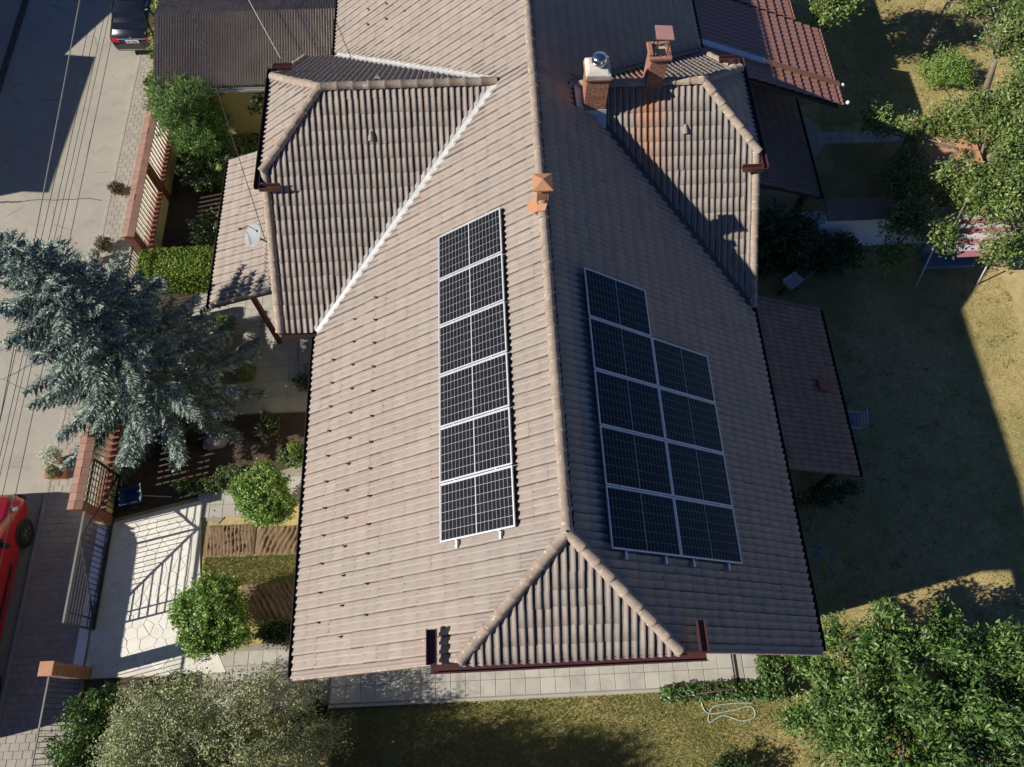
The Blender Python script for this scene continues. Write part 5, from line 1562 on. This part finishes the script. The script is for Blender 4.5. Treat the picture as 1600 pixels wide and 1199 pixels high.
# garden trees on the right
plant('apple_tree', 'spreading apple tree over the striped garden swing', 'tree', (16.2, 17.3, 0),
      [((13.3, 19.0, 1.8), (.75, .45, .35)), ((14.3, 18.1, 2.4), (.9, .55, .5)), ((15.5, 18.2, 2.8), (1.1, .8, .7)), ((16.5, 16.8, 3.0), (1.3, 1.3, .8)), ((13.2, 16.4, 2.3), (.85, .85, .6)), ((14.3, 15.4, 2.8), (1.0, 1.0, .7)), ((15.6, 14.7, 3.0), (1.3, 1.0, .7)), ((12.9, 14.7, 2.2), (.8, .6, .5)), ((13.7, 13.9, 2.4), (.9, .45, .45)), ((15.6, 13.3, 2.5), (1.2, .5, .45)), ((12.3, 13.7, 1.8), (.5, .4, .35)), ((17.4, 18.4, 3.0), (1.4, 1.2, 1.0))], 2100, 28, .2, .11, .06, 'apple', (1.5, .14, (-.2, -.3)), 'grey_bark', branches=70, surf=2.4, holes=.36)
plant('plum_tree', 'light green tree at the top right with a leaning trunk', 'tree', (18.7, 22.0, 0),
      [((17.9, 21.4, 3.4), (1.2, 1.0, .8)), ((17.8, 20.1, 3.0), (.7, .55, .45)), ((16.9, 23.2, 3.0), (.7, .6, .5)), ((18.8, 23.0, 3.4), (1.2, 1.2, .9))], 620, 26, .2, .11, .06, 'apple', (1.8, .12, (-.6, .0)), 'grey_bark', branches=40, surf=2.6, holes=.36)
plant('walnut_tree', 'green tree rising beyond the top edge behind the extension', 'tree', (12.2, 25.2, 0),
      [((11.8, 23.5, 3.0), (.8, .7, .7)), ((12.6, 24.4, 3.4), (1.1, 1.0, .9)), ((11.6, 24.8, 3.0), (.9, .9, .7))], 520, 26, .19, .12, .065, 'apple', (2.0, .13), 'grey_bark', surf=3, holes=.25)
plant('pear_tree', 'darker tree with a pale trunk at the top of the lawn', 'tree', (16.7, 24.2, 0),
      [((17.2, 25.6, 3.0), (1.4, 1.2, 1.0)), ((16.0, 26.3, 3.2), (1.4, 1.0, 1.0))], 620, 26, .2, .12, .06, 'cherry', (1.9, .13, (.4, .7)), 'grey_bark', surf=3, holes=.25)
plant('currant_bush', 'low green bush on the lawn between the two trunks at top right', 'shrub', (17.2, 22.9, 0), [((17.2, 22.9, .5), (.95, .8, .5))], 420, 20, .12, .085, .03, 'globe', holes=.1)
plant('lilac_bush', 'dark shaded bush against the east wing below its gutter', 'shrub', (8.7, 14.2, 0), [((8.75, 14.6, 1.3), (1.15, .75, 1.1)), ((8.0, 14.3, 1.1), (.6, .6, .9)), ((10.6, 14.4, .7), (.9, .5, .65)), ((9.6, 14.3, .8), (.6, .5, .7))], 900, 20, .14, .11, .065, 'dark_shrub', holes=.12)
plant('porch_creeper', 'small creeper at the south end of the garden porch', 'plant', (8.0, 5.5, 0), [((7.9, 5.45, 2.2), (.6, .25, .6)), ((8.4, 5.5, 2.7), (.25, .2, .35))], 150, 14, .1, .08, .05, 'dark_shrub')
# ivy along the terrace
plant('ivy', 'ivy creeping along the terrace edge and its east end', 'ivy', (6.1, .7, 0), [((4.7, .62, .25), (1.4, .16, .22), 'box'), ((6.1, 1.0, .3), (.24, .6, .3), 'box')], 1500, 5, .05, .075, .06, 'ivy', branches=20, up=.6, out=.4)
# vine on the garage's street edge
plant('grape_vine', 'yellow-green vine climbing the street side of the garage', 'vine', (-12.85, 23.0, 0), [((-12.8, 21.4, 2.2), (.32, .7, .7)), ((-12.75, 23.0, 2.6), (.3, 1.0, .6)), ((-12.75, 24.8, 2.8), (.3, 1.0, .5))], 260, 12, .13, .13, .12, 'vine')
plant('grape_vine', 'dark vine hanging under the garage eave', 'vine', (-8.2, 20.6, 0), [((-8.0, 20.5, 2.3), (1.5, .25, .35))], 120, 10, .13, .13, .12, 'dark_shrub', branches=4)
# small things of the shaded front garden
plant('potted_shrub_ball', 'lime green ball plant at the end of the garden walk', 'plant', (-7.45, 8.2, 0), [((-7.5, 8.25, .35), (.2, .2, .22))], 120, 14, .03, .05, .03, 'hedge')
plant('silver_plant', 'silvery leafy plant beside the lime green ball', 'plant', (-7.4, 7.95, 0), [((-7.5, 7.95, .2), (.55, .25, .2))], 130, 14, .08, .075, .045, 'rose')
plant('border_plants', 'low plants along the driveway edge beneath the spruce', 'plant', (-10.2, 7.2, 0), [((-10.3, 7.2, .2), (.9, .2, .22)), ((-9.4, 7.5, .2), (.6, .2, .2))], 260, 14, .08, .075, .045, 'rose')
plant('court_plant', 'yellow-green plant at the edge of the entrance court', 'plant', (-9.3, 10.9, 0), [((-9.3, 10.9, .35), (.3, .3, .35))], 120, 16, .07, .07, .045, 'vine')
plant('court_plant', 'yellow-green plant at the court edge closer to the house door', 'plant', (-10.2, 12.6, 0), [((-10.1, 12.7, .4), (.28, .25, .4))], 120, 16, .07, .07, .045, 'vine')
plant('wall_plant', 'dark plant at the foot of the house wall by the court', 'plant', (-7.0, 10.7, 0), [((-7.0, 10.5, .3), (.7, .3, .3))], 140, 14, .08, .07, .04, 'dark_shrub')

# potted plants on the pavement and in the garden
def pot(name, label, loc, r, h, mat, plant_mat, pr, leafL=.06, box=False, lift=.35, group=None, n=160):
    t = thing(name, label, 'potted plant', loc, 0, group)
    if box: MB().loft([[(-r*1.3, -r*.7, 0), (r*1.3, -r*.7, 0), (r*1.3, r*.7, 0), (-r*1.3, r*.7, 0)], [(-r*1.45, -r*.8, h), (r*1.45, -r*.8, h), (r*1.45, r*.8, h), (-r*1.45, r*.8, h)]], smooth=False).build('pot', mat, t, bevel=.01)
    else:
        MB().lathe([(r*.68, 0), (r*.95, h*.85), (r*1.04, h*.86), (r*1.04, h), (r*.92, h), (r*.88, h*.9), (.001, h*.88)], (0, 0, 0), 18).build('pot', mat, t)
    _, arr = foliage([((0, 0, h+pr*lift), (pr, pr, pr*.8))], n, 14, pr*.16, leafL, leafL*.5, surf=4)
    link('foliage', leaf_mesh('foliage', *arr), plant_mat, t)
    MB().tube([(0, 0, h*.7), (0.01, 0, h+pr*.5)], .012, 6).build('stem', 'bark', t)
    return t
pot('potted_plant', 'dry ball-shaped potted plant standing alone on the pavement', (-14.7, 18.6, .066), .17, .2, 'terracotta', 'dry_leaf', .24)
pot('potted_plant', 'olive-brown potted plant beside the white pot near the spruce tip', (-14.75, 16.15, .066), .17, .2, 'terracotta', 'dry_leaf', .27)
pot('potted_plant', 'white pot on the pavement near the spruce tip', (-14.95, 15.62, .066), .2, .36, 'white_plastic', 'white_flower', .2)
pot('potted_plant', 'terracotta trough with silvery plant below the spruce on the pavement', (-14.8, 7.75, .066), .2, .26, 'terracotta', 'olive', .2, box=True)
pot('potted_plant', 'pale round flowering pot plant next to the terracotta trough', (-14.85, 8.2, .066), .17, .3, 'terracotta', 'white_flower', .3, lift=.8)
pot('potted_plant', 'big terracotta pot with dark plant in the shaded garden', (-8.3, 8.95, 0), .3, .38, 'terracotta', 'dark_shrub', .42, .09, n=90)
# garden boulder
mb = MB(); secs = []
for i, (z, r) in enumerate(((0, .30), (.12, .34), (.24, .29), (.32, .17))):
    secs.append([(r*(1.25+.2*math.sin(3*a+i))*math.cos(a)*1.0, r*(1+.2*math.cos(2*a-i))*math.sin(a), z+.03*math.sin(4*a)) for a in np.linspace(0, 2*math.pi, 11)[:-1]])
mb.loft(secs); o = tag(mb.build('boulder', 'boulder'), 'pale grey boulder on the ground beneath the spruce', 'boulder'); o.location = (-10.05, 8.65, 0)
# blue handcart by the driveway
t = thing('garden_cart', 'small blue garden cart with white handle beside the driveway', 'cart', (-12.25, 6.85, 0), R(12))
MB().loft([[(-.24, -.2, .25), (.24, -.2, .25), (.24, .2, .25), (-.24, .2, .25)], [(-.33, -.27, .55), (.33, -.27, .55), (.33, .27, .55), (-.33, .27, .55)], [(-.30, -.24, .55), (.30, -.24, .55), (.30, .24, .55), (-.30, .24, .55)], [(-.22, -.18, .29), (.22, -.18, .29), (.22, .18, .29), (-.22, .18, .29)]], smooth=False).build('tub', 'blue_plastic', t)
MB().tube([(.3, -.22, .55), (.42, -.2, .8), (.42, .2, .8), (.3, .22, .55)], .02).build('handle', 'white_plastic', t)
for s in (-1, 1): MB().lathe([(.05, -.03), (.16, -.03), (.16, .03), (.05, .03)], (0, 0, 0), 16, Matrix.Translation((-.1, s*.26, .16)) @ Matrix.Rotation(R(90), 4, 'X')).build('wheel', 'tyre', t)
MB().bar((.25, 0, .3), (1.05, -.2, .12), .03).build('drawbar', 'pale_cable', t)

# ------------------------------------------------------------------ garden side: wall, swing, shed, chairs, hoses
t = wthing('garden_wall', 'low whitewashed wall behind the dark bush with a brown tiled strip', 'wall', (11, 15.2, 0))
wp(MB().box((7.6, 15.12, 0), (14.6, 15.34, 1.5)).build('wall', 'white_wall'), t)
wp(MB().prism([(10.3, 15.05, 1.62), (13.2, 15.05, 1.62), (13.2, 15.7, 1.86), (10.3, 15.7, 1.86)], (0, 0, -.06)).build('tiled_strip', 'roof_tile_brown'), t)
wp(MB().box((13.25, 15.0, 1.5), (14.7, 15.46, 1.56)).build('coping', 'concrete'), t)
wp(MB().box((7.5, 15.0, 1.5), (10.25, 15.46, 1.56)).build('coping', 'concrete'), t)
t = wthing('tool_shed', 'small shed with flat orange-brown roof under the apple tree', 'shed', (14.8, 17.5, 0))
wp(MB().box((14.0, 16.2, 0), (15.5, 18.6, 2.0)).build('wall', 'wood'), t)
wp(MB().prism([(13.8, 15.95, 2.05), (15.7, 15.95, 2.15), (15.7, 18.8, 2.15), (13.8, 18.8, 2.05)], (0, 0, .06)).build('roof', 'orange_sheet'), t)
wp(MB().box((14.5, 16.17, .02), (15.1, 16.199, 1.8)).build('door', 'dark_red_wood'), t)

t = wthing('garden_swing', 'garden swing seat with blue cushion and red and white striped canopy', 'swing', (14.9, 13.9, 0))
sw0, sw1 = 13.8, 15.75
cols = ['red_cloth', 'white_cloth']
for i in range(9):
    ya = 13.2+i*.19; z = 1.95+.12*math.sin((i+.5)/9*math.pi)
    z1 = 1.95+.12*math.sin((i+1)/9*math.pi); z0 = 1.95+.12*math.sin(i/9*math.pi)
    wp(MB().prism([(sw0+.2, ya, z0), (sw1+.1, ya, z0), (sw1+.1, ya+.19, z1), (sw0+.2, ya+.19, z1)], (0, 0, .015)).build('canopy_stripe', cols[i % 2]), t)
wp(MB().loft([[(sw0+.05, 13.75, .45), (sw1-.25, 13.75, .45), (sw1-.25, 14.3, .48), (sw0+.05, 14.3, .48)], [(sw0+.05, 13.75, .57), (sw1-.25, 13.75, .57), (sw1-.25, 14.3, .6), (sw0+.05, 14.3, .6)]], smooth=False).build('seat', 'blue_cloth', bevel=.03), t)
wp(MB().loft([[(sw0+.05, 14.28, .58), (sw1-.25, 14.28, .58), (sw1-.25, 14.4, .58), (sw0+.05, 14.4, .58)], [(sw0+.05, 14.45, 1.1), (sw1-.25, 14.45, 1.1), (sw1-.25, 14.55, 1.1), (sw0+.05, 14.55, 1.1)]], smooth=False).build('backrest', 'blue_cloth', bevel=.03), t)
for x in (sw0-.1, sw1):
    for yq in (13.35, 14.75): wp(MB().tube([(x, yq, 0), (x, 14.05, 1.95)], .025).build('leg', 'white_plastic'), t)
    wp(MB().tube([(x+(.2 if x < 14.5 else -.3), 14.05, 1.93), (x+(.2 if x < 14.5 else -.3), 14.0, .5)], .012).build('hanger', 'black_metal'), t)
wp(MB().tube([(sw0-.1, 14.05, 1.93), (sw1, 14.05, 1.93)], .025).build('top_bar', 'white_plastic'), t)

t = thing('barrow', 'grey-white barrow left on the shaded lawn beside the east wing', 'barrow', (9.2, 13.5, 0), R(35))
MB().loft([[(-.2, -.15, .22), (.2, -.15, .22), (.2, .15, .22), (-.2, .15, .22)], [(-.27, -.22, .45), (.3, -.22, .45), (.3, .22, .45), (-.27, .22, .45)], [(-.24, -.19, .45), (.27, -.19, .45), (.27, .19, .45), (-.24, .19, .45)], [(-.18, -.13, .26), (.18, -.13, .26), (.18, .13, .26), (-.18, .13, .26)]], smooth=False).build('tray', 'white_plastic', t)
for s in (-1, 1):
    MB().tube([(-.35, s*.13, .2), (.2, s*.15, .25), (.85, s*.2, .5)], .014).build('handle', 'pale_cable', t)
    MB().tube([(.2, s*.15, .25), (.25, s*.2, 0)], .012).build('leg', 'pale_cable', t)
MB().lathe([(.06, -.03), (.15, -.03), (.15, .03), (.06, .03)], (0, 0, 0), 16, Matrix.Translation((-.4, 0, .15)) @ Matrix.Rotation(R(90), 4, 'X')).build('wheel', 'tyre', t)
t = thing('garden_chair', 'pale blue slatted garden chair just outside the garden porch eave', 'chair', (9.75, 8.3, 0), R(-10))
for i in range(4): MB().box((-.02+i*.105, -.24, .40), (.07+i*.105, .24, .425)).build('seat_slat', 'pale_blue', t)
for i in range(4): MB().box((.40+.03*i, -.24, .5+i*.13), (.42+.03*i, .24, .6+i*.13)).build('back_slat', 'white_plastic', t)
for x, z in ((-.02, .6), (.40, .98)):
    for s in (-1, 1): MB().bar((x, s*.25, 0), (x+(.1 if z > .7 else 0), s*.25, z), .035).build('leg', 'pale_blue', t)
for s in (-1, 1): MB().bar((-.04, s*.25, .6), (.44, s*.25, .62), .045, .025).build('armrest', 'white_plastic', t)

def hose(name, label, pts, r, mat, z=.02):
    P = [Vector((x, y, z)) for x, y in pts]
    out = []
    for i in range(len(P)-1):
        p0, p1, p2, p3 = P[max(i-1, 0)], P[i], P[i+1], P[min(i+2, len(P)-1)]
        for k in range(6):
            u = k/6
            out.append(.5*((2*p1)+(p2-p0)*u+(2*p0-5*p1+4*p2-p3)*u*u+(3*p1-p0-3*p2+p3)*u**3))
    out.append(P[-1])
    tag(MB().tube(out, r, 6).build(name, mat), label, 'hose' if 'hose' in name else 'cable')
hose('garden_hose', 'teal hose coiled in loops on the shaded lawn by the house', [(8.05, 4.35), (8.25, 4.55), (8.45, 4.4), (8.2, 4.15), (8.0, 4.2), (8.05, 4.4), (8.5, 4.35), (8.75, 4.45), (8.7, 4.1), (8.4, 4.15), (8.3, 4.4), (8.5, 4.0), (8.6, 3.6), (8.2, 3.4), (7.95, 3.5)], .016, 'teal_hose')
hose('electric_cable', 'pale cable lying from the garden porch towards the lawn edge', [(9.05, 6.2), (8.75, 5.4), (8.35, 4.6), (8.1, 3.7), (7.9, 3.2), (8.0, 2.6)], .013, 'pale_cable')
hose('electric_cable', 'short pale cable close to the eave beside the garden porch', [(8.7, 6.0), (8.2, 5.0), (7.9, 4.3), (7.7, 4.1)], .013, 'pale_cable')
hose('garden_hose', 'mint green hose in flat loops below the terrace ivy', [(5.2, .9), (4.6, .72), (4.25, .45), (4.35, .1), (4.9, .12), (5.5, .2), (5.55, -.05), (5.2, -.12), (4.75, .02), (4.35, -.12), (4.5, .22), (5.0, .3), (5.6, .28)], .018, 'mint_hose')
hose('garden_hose', 'beige hose curving from under the eave beside the ivy', [(6.95, 1.6), (6.75, 1.0), (6.4, .75), (6.25, .7)], .016, 'beige_hose')

# ------------------------------------------------------------------ overhead wires along the street and to the house
def wire(label, p, q, sag, r, mat, group=None):
    p = Vector(p); q = Vector(q); n = 22
    pts = [p+(q-p)*(i/n)-Vector((0, 0, sag*4*(i/n)*(1-i/n))) for i in range(n+1)]
    tag(MB().tube(pts, r, 5).build('overhead_wire', mat), label, 'wire', group)
WG = 'overhead wires along the street'
wire('twisted overhead cable along the street, the thickest and leftmost', (-13.55, 30, 6.95), (-11.75, -4, 6.9), .12, .016, 'pale_cable', WG)
wire('dark overhead wire second from the left along the street', (-12.75, 30, 7.0), (-12.0, -4, 7.0), .1, .008, 'cable', WG)
wire('dark overhead wire third from the left along the street', (-12.55, 30, 7.0), (-11.85, -4, 7.0), .12, .008, 'cable', WG)
wire('thin overhead wire fourth from the left along the street', (-12.4, 30, 6.8), (-11.95, -4, 6.8), .1, .007, 'cable', WG)
wire('thin overhead wire fifth from the left along the street', (-12.15, 30, 7.0), (-11.65, -4, 7.0), .1, .007, 'cable', WG)
wire('thin overhead wire rightmost along the street', (-11.95, 30, 7.05), (-11.3, -4, 7.05), .1, .008, 'cable', WG)
wire('pale service wire from the street to the west wing gutter', (-9.2, 22.5, 7.2), (-6.45, 16.35, 8.0), .05, .013, 'pale_cable')
wire('service wire from the street to the satellite dish', (-10.6, 22.5, 7.4), (-7.45, 12.8, 4.9), .1, .012, 'cable')

# ------------------------------------------------------------------ grass
def grass(name, n, sampler, L, mat, label, gz=0.0):
    xy = sampler(n); n = len(xy)
    C = np.concatenate([xy, np.full((n, 1), gz+.02)], 1)
    d = rnd_unit(n); d[:, 2] = np.abs(d[:, 2])*.8+.25; d /= np.linalg.norm(d, axis=1, keepdims=True)
    s = np.cross(d, rnd_unit(n)); s /= np.linalg.norm(s, axis=1, keepdims=True)
    h = (L*rng.uniform(.6, 1.4, n))[:, None]; w = .007
    z0 = np.array([0, 0, -.022])
    V = np.stack([C+z0-s*w, C+z0+s*w, C+z0+d*h+np.array([0, 0, .01])], 1).reshape(-1, 3)
    o = link(name, mesh_np(name, V, np.arange(n*3).reshape(n, 3)), mat)
    tag(o, label, 'grass', kind='stuff')
def samp(boxes, excl=(), keep=None):
    def f(n):
        a = np.array([(b[2]-b[0])*(b[3]-b[1]) for b in boxes], float); a /= a.sum()
        out = np.concatenate([np.stack([rng.uniform(b[0], b[2], int(n*k)), rng.uniform(b[1], b[3], int(n*k))], 1) for b, k in zip(boxes, a)])
        for e in excl: out = out[~((out[:, 0] > e[0]) & (out[:, 0] < e[2]) & (out[:, 1] > e[1]) & (out[:, 1] < e[3]))]
        if keep is not None: out = out[rng.random(len(out)) < keep(out)]
        return out
    return f
def mottled(p): return .5+.5*np.sin(p[:, 0]*1.3+1.7*np.sin(p[:, 1]*1.1))*np.sin(p[:, 1]*1.9+p[:, 0]*.7)
to_dry = lambda p: np.clip((p[:, 0]-1.0)/5.5+(mottled(p)-.5)*.7, 0.03, 1)*np.where(p[:, 1] > .66, 1, 1)
to_green = lambda p: np.clip(1-(p[:, 0]-.5)/6.0+(.5-mottled(p))*.7, 0.02, 1)
grass('lawn_grass', 260000, samp([(5.0, .64, 15.8, 14.3), (9.1, 15.2, 20, 26)], [(9.4, 17.4, 11.3, 20.6), (11.2, 18.9, 15.8, 19.6), (13.3, 15.3, 15, 18), (4.8, .6, 5.85, 2.0)]), .055, 'grass_blade', 'dry yellow-green lawn grass on the garden side', GZ)
grass('shaded_lawn_grass', 150000, samp([(-5.7, -2.6, 8.5, .62)], (), to_green), .075, 'green_blade', 'greener lawn grass below the terrace', GZ)
grass('dry_lawn_grass', 90000, samp([(-5.7, -2.6, 13, .62)], (), to_dry), .055, 'grass_blade', 'dry straw-coloured grass along the lower lawn', GZ)
grass('strip_grass', 16000, samp([(-10.0, 4.15, -6.1, 4.98)]), .06, 'green_blade', 'grass strip between the furrowed beds')
# weeds and fallen leaves on the lawns
def scatter(name, n, per, sampler, L, Wd, mat, label, gz, spread, up):
    xy = sampler(n); n = len(xy); idx = np.repeat(np.arange(n), per); m = len(idx)
    C = np.concatenate([xy[idx]+rng.normal(size=(m, 2))*spread, np.full((m, 1), gz)+rng.uniform(.008, .035, (m, 1))], 1)
    D = rnd_unit(m); D[:, 2] *= .35; D /= np.linalg.norm(D, axis=1, keepdims=True)
    Nn = rnd_unit(m)*.4; Nn[:, 2] += up; Nn -= D*(Nn*D).sum(1)[:, None]; Nn /= np.linalg.norm(Nn, axis=1, keepdims=True)
    k = rng.uniform(.6, 1.3, m)
    tag(link(name, leaf_mesh(name, C, D, Nn, L*k, Wd*k), mat), label, 'ground cover', kind='stuff')
LB = [(5.0, -2.0, 15.8, 14.3), (10.5, 20.3, 19, 26), (-5.6, -2.4, 5.0, .6)]
scatter('lawn_weeds', 420, 16, samp(LB), .07, .03, 'green_blade', 'small weeds dotted over the lawns', GZ, .07, 1.0)
scatter('fallen_leaves', 900, 1, samp(LB), .07, .045, 'dry_leaf', 'fallen leaves scattered over the lawns', GZ, .3, 1.6)
scatter('garden_litter', 700, 1, samp([(-12.8, 6.4, -5.6, 9.4), (-12.8, 14.2, -9.8, 20.5), (-12.8, -3, -10, 1.6)]), .06, .035, 'dry_leaf', 'dry leaves lying on the planting beds', 0.0, .2, 1.6)

# set the garden-side things on the higher ground (their places were measured for level ground)
def on_garden(o, anchor):
    k = (CAM[2]-GZ)/CAM[2]
    o.location.x += (k-1)*(anchor[0]-CAM[0]); o.location.y += (k-1)*(anchor[1]-CAM[1]); o.location.z += GZ
for o in list(COL.objects):
    if o.parent is not None: continue
    n = o.name.split('.')[0]
    if n in ('concrete_corner', 'garden_path', 'garden_wall', 'tool_shed', 'garden_swing', 'barrow', 'garden_chair', 'garden_hose', 'electric_cable',
             'cherry_tree', 'low_shrub', 'apple_tree', 'plum_tree', 'walnut_tree', 'pear_tree', 'currant_bush', 'lilac_bush', 'ivy'):
        a = np.mean([list(v.co) for v in o.data.vertices], 0) if o.type == 'MESH' else o.location.copy()
        on_garden(o, a)
print('tris', sum(len(o.data.polygons) for o in COL.objects if o.type == 'MESH'))
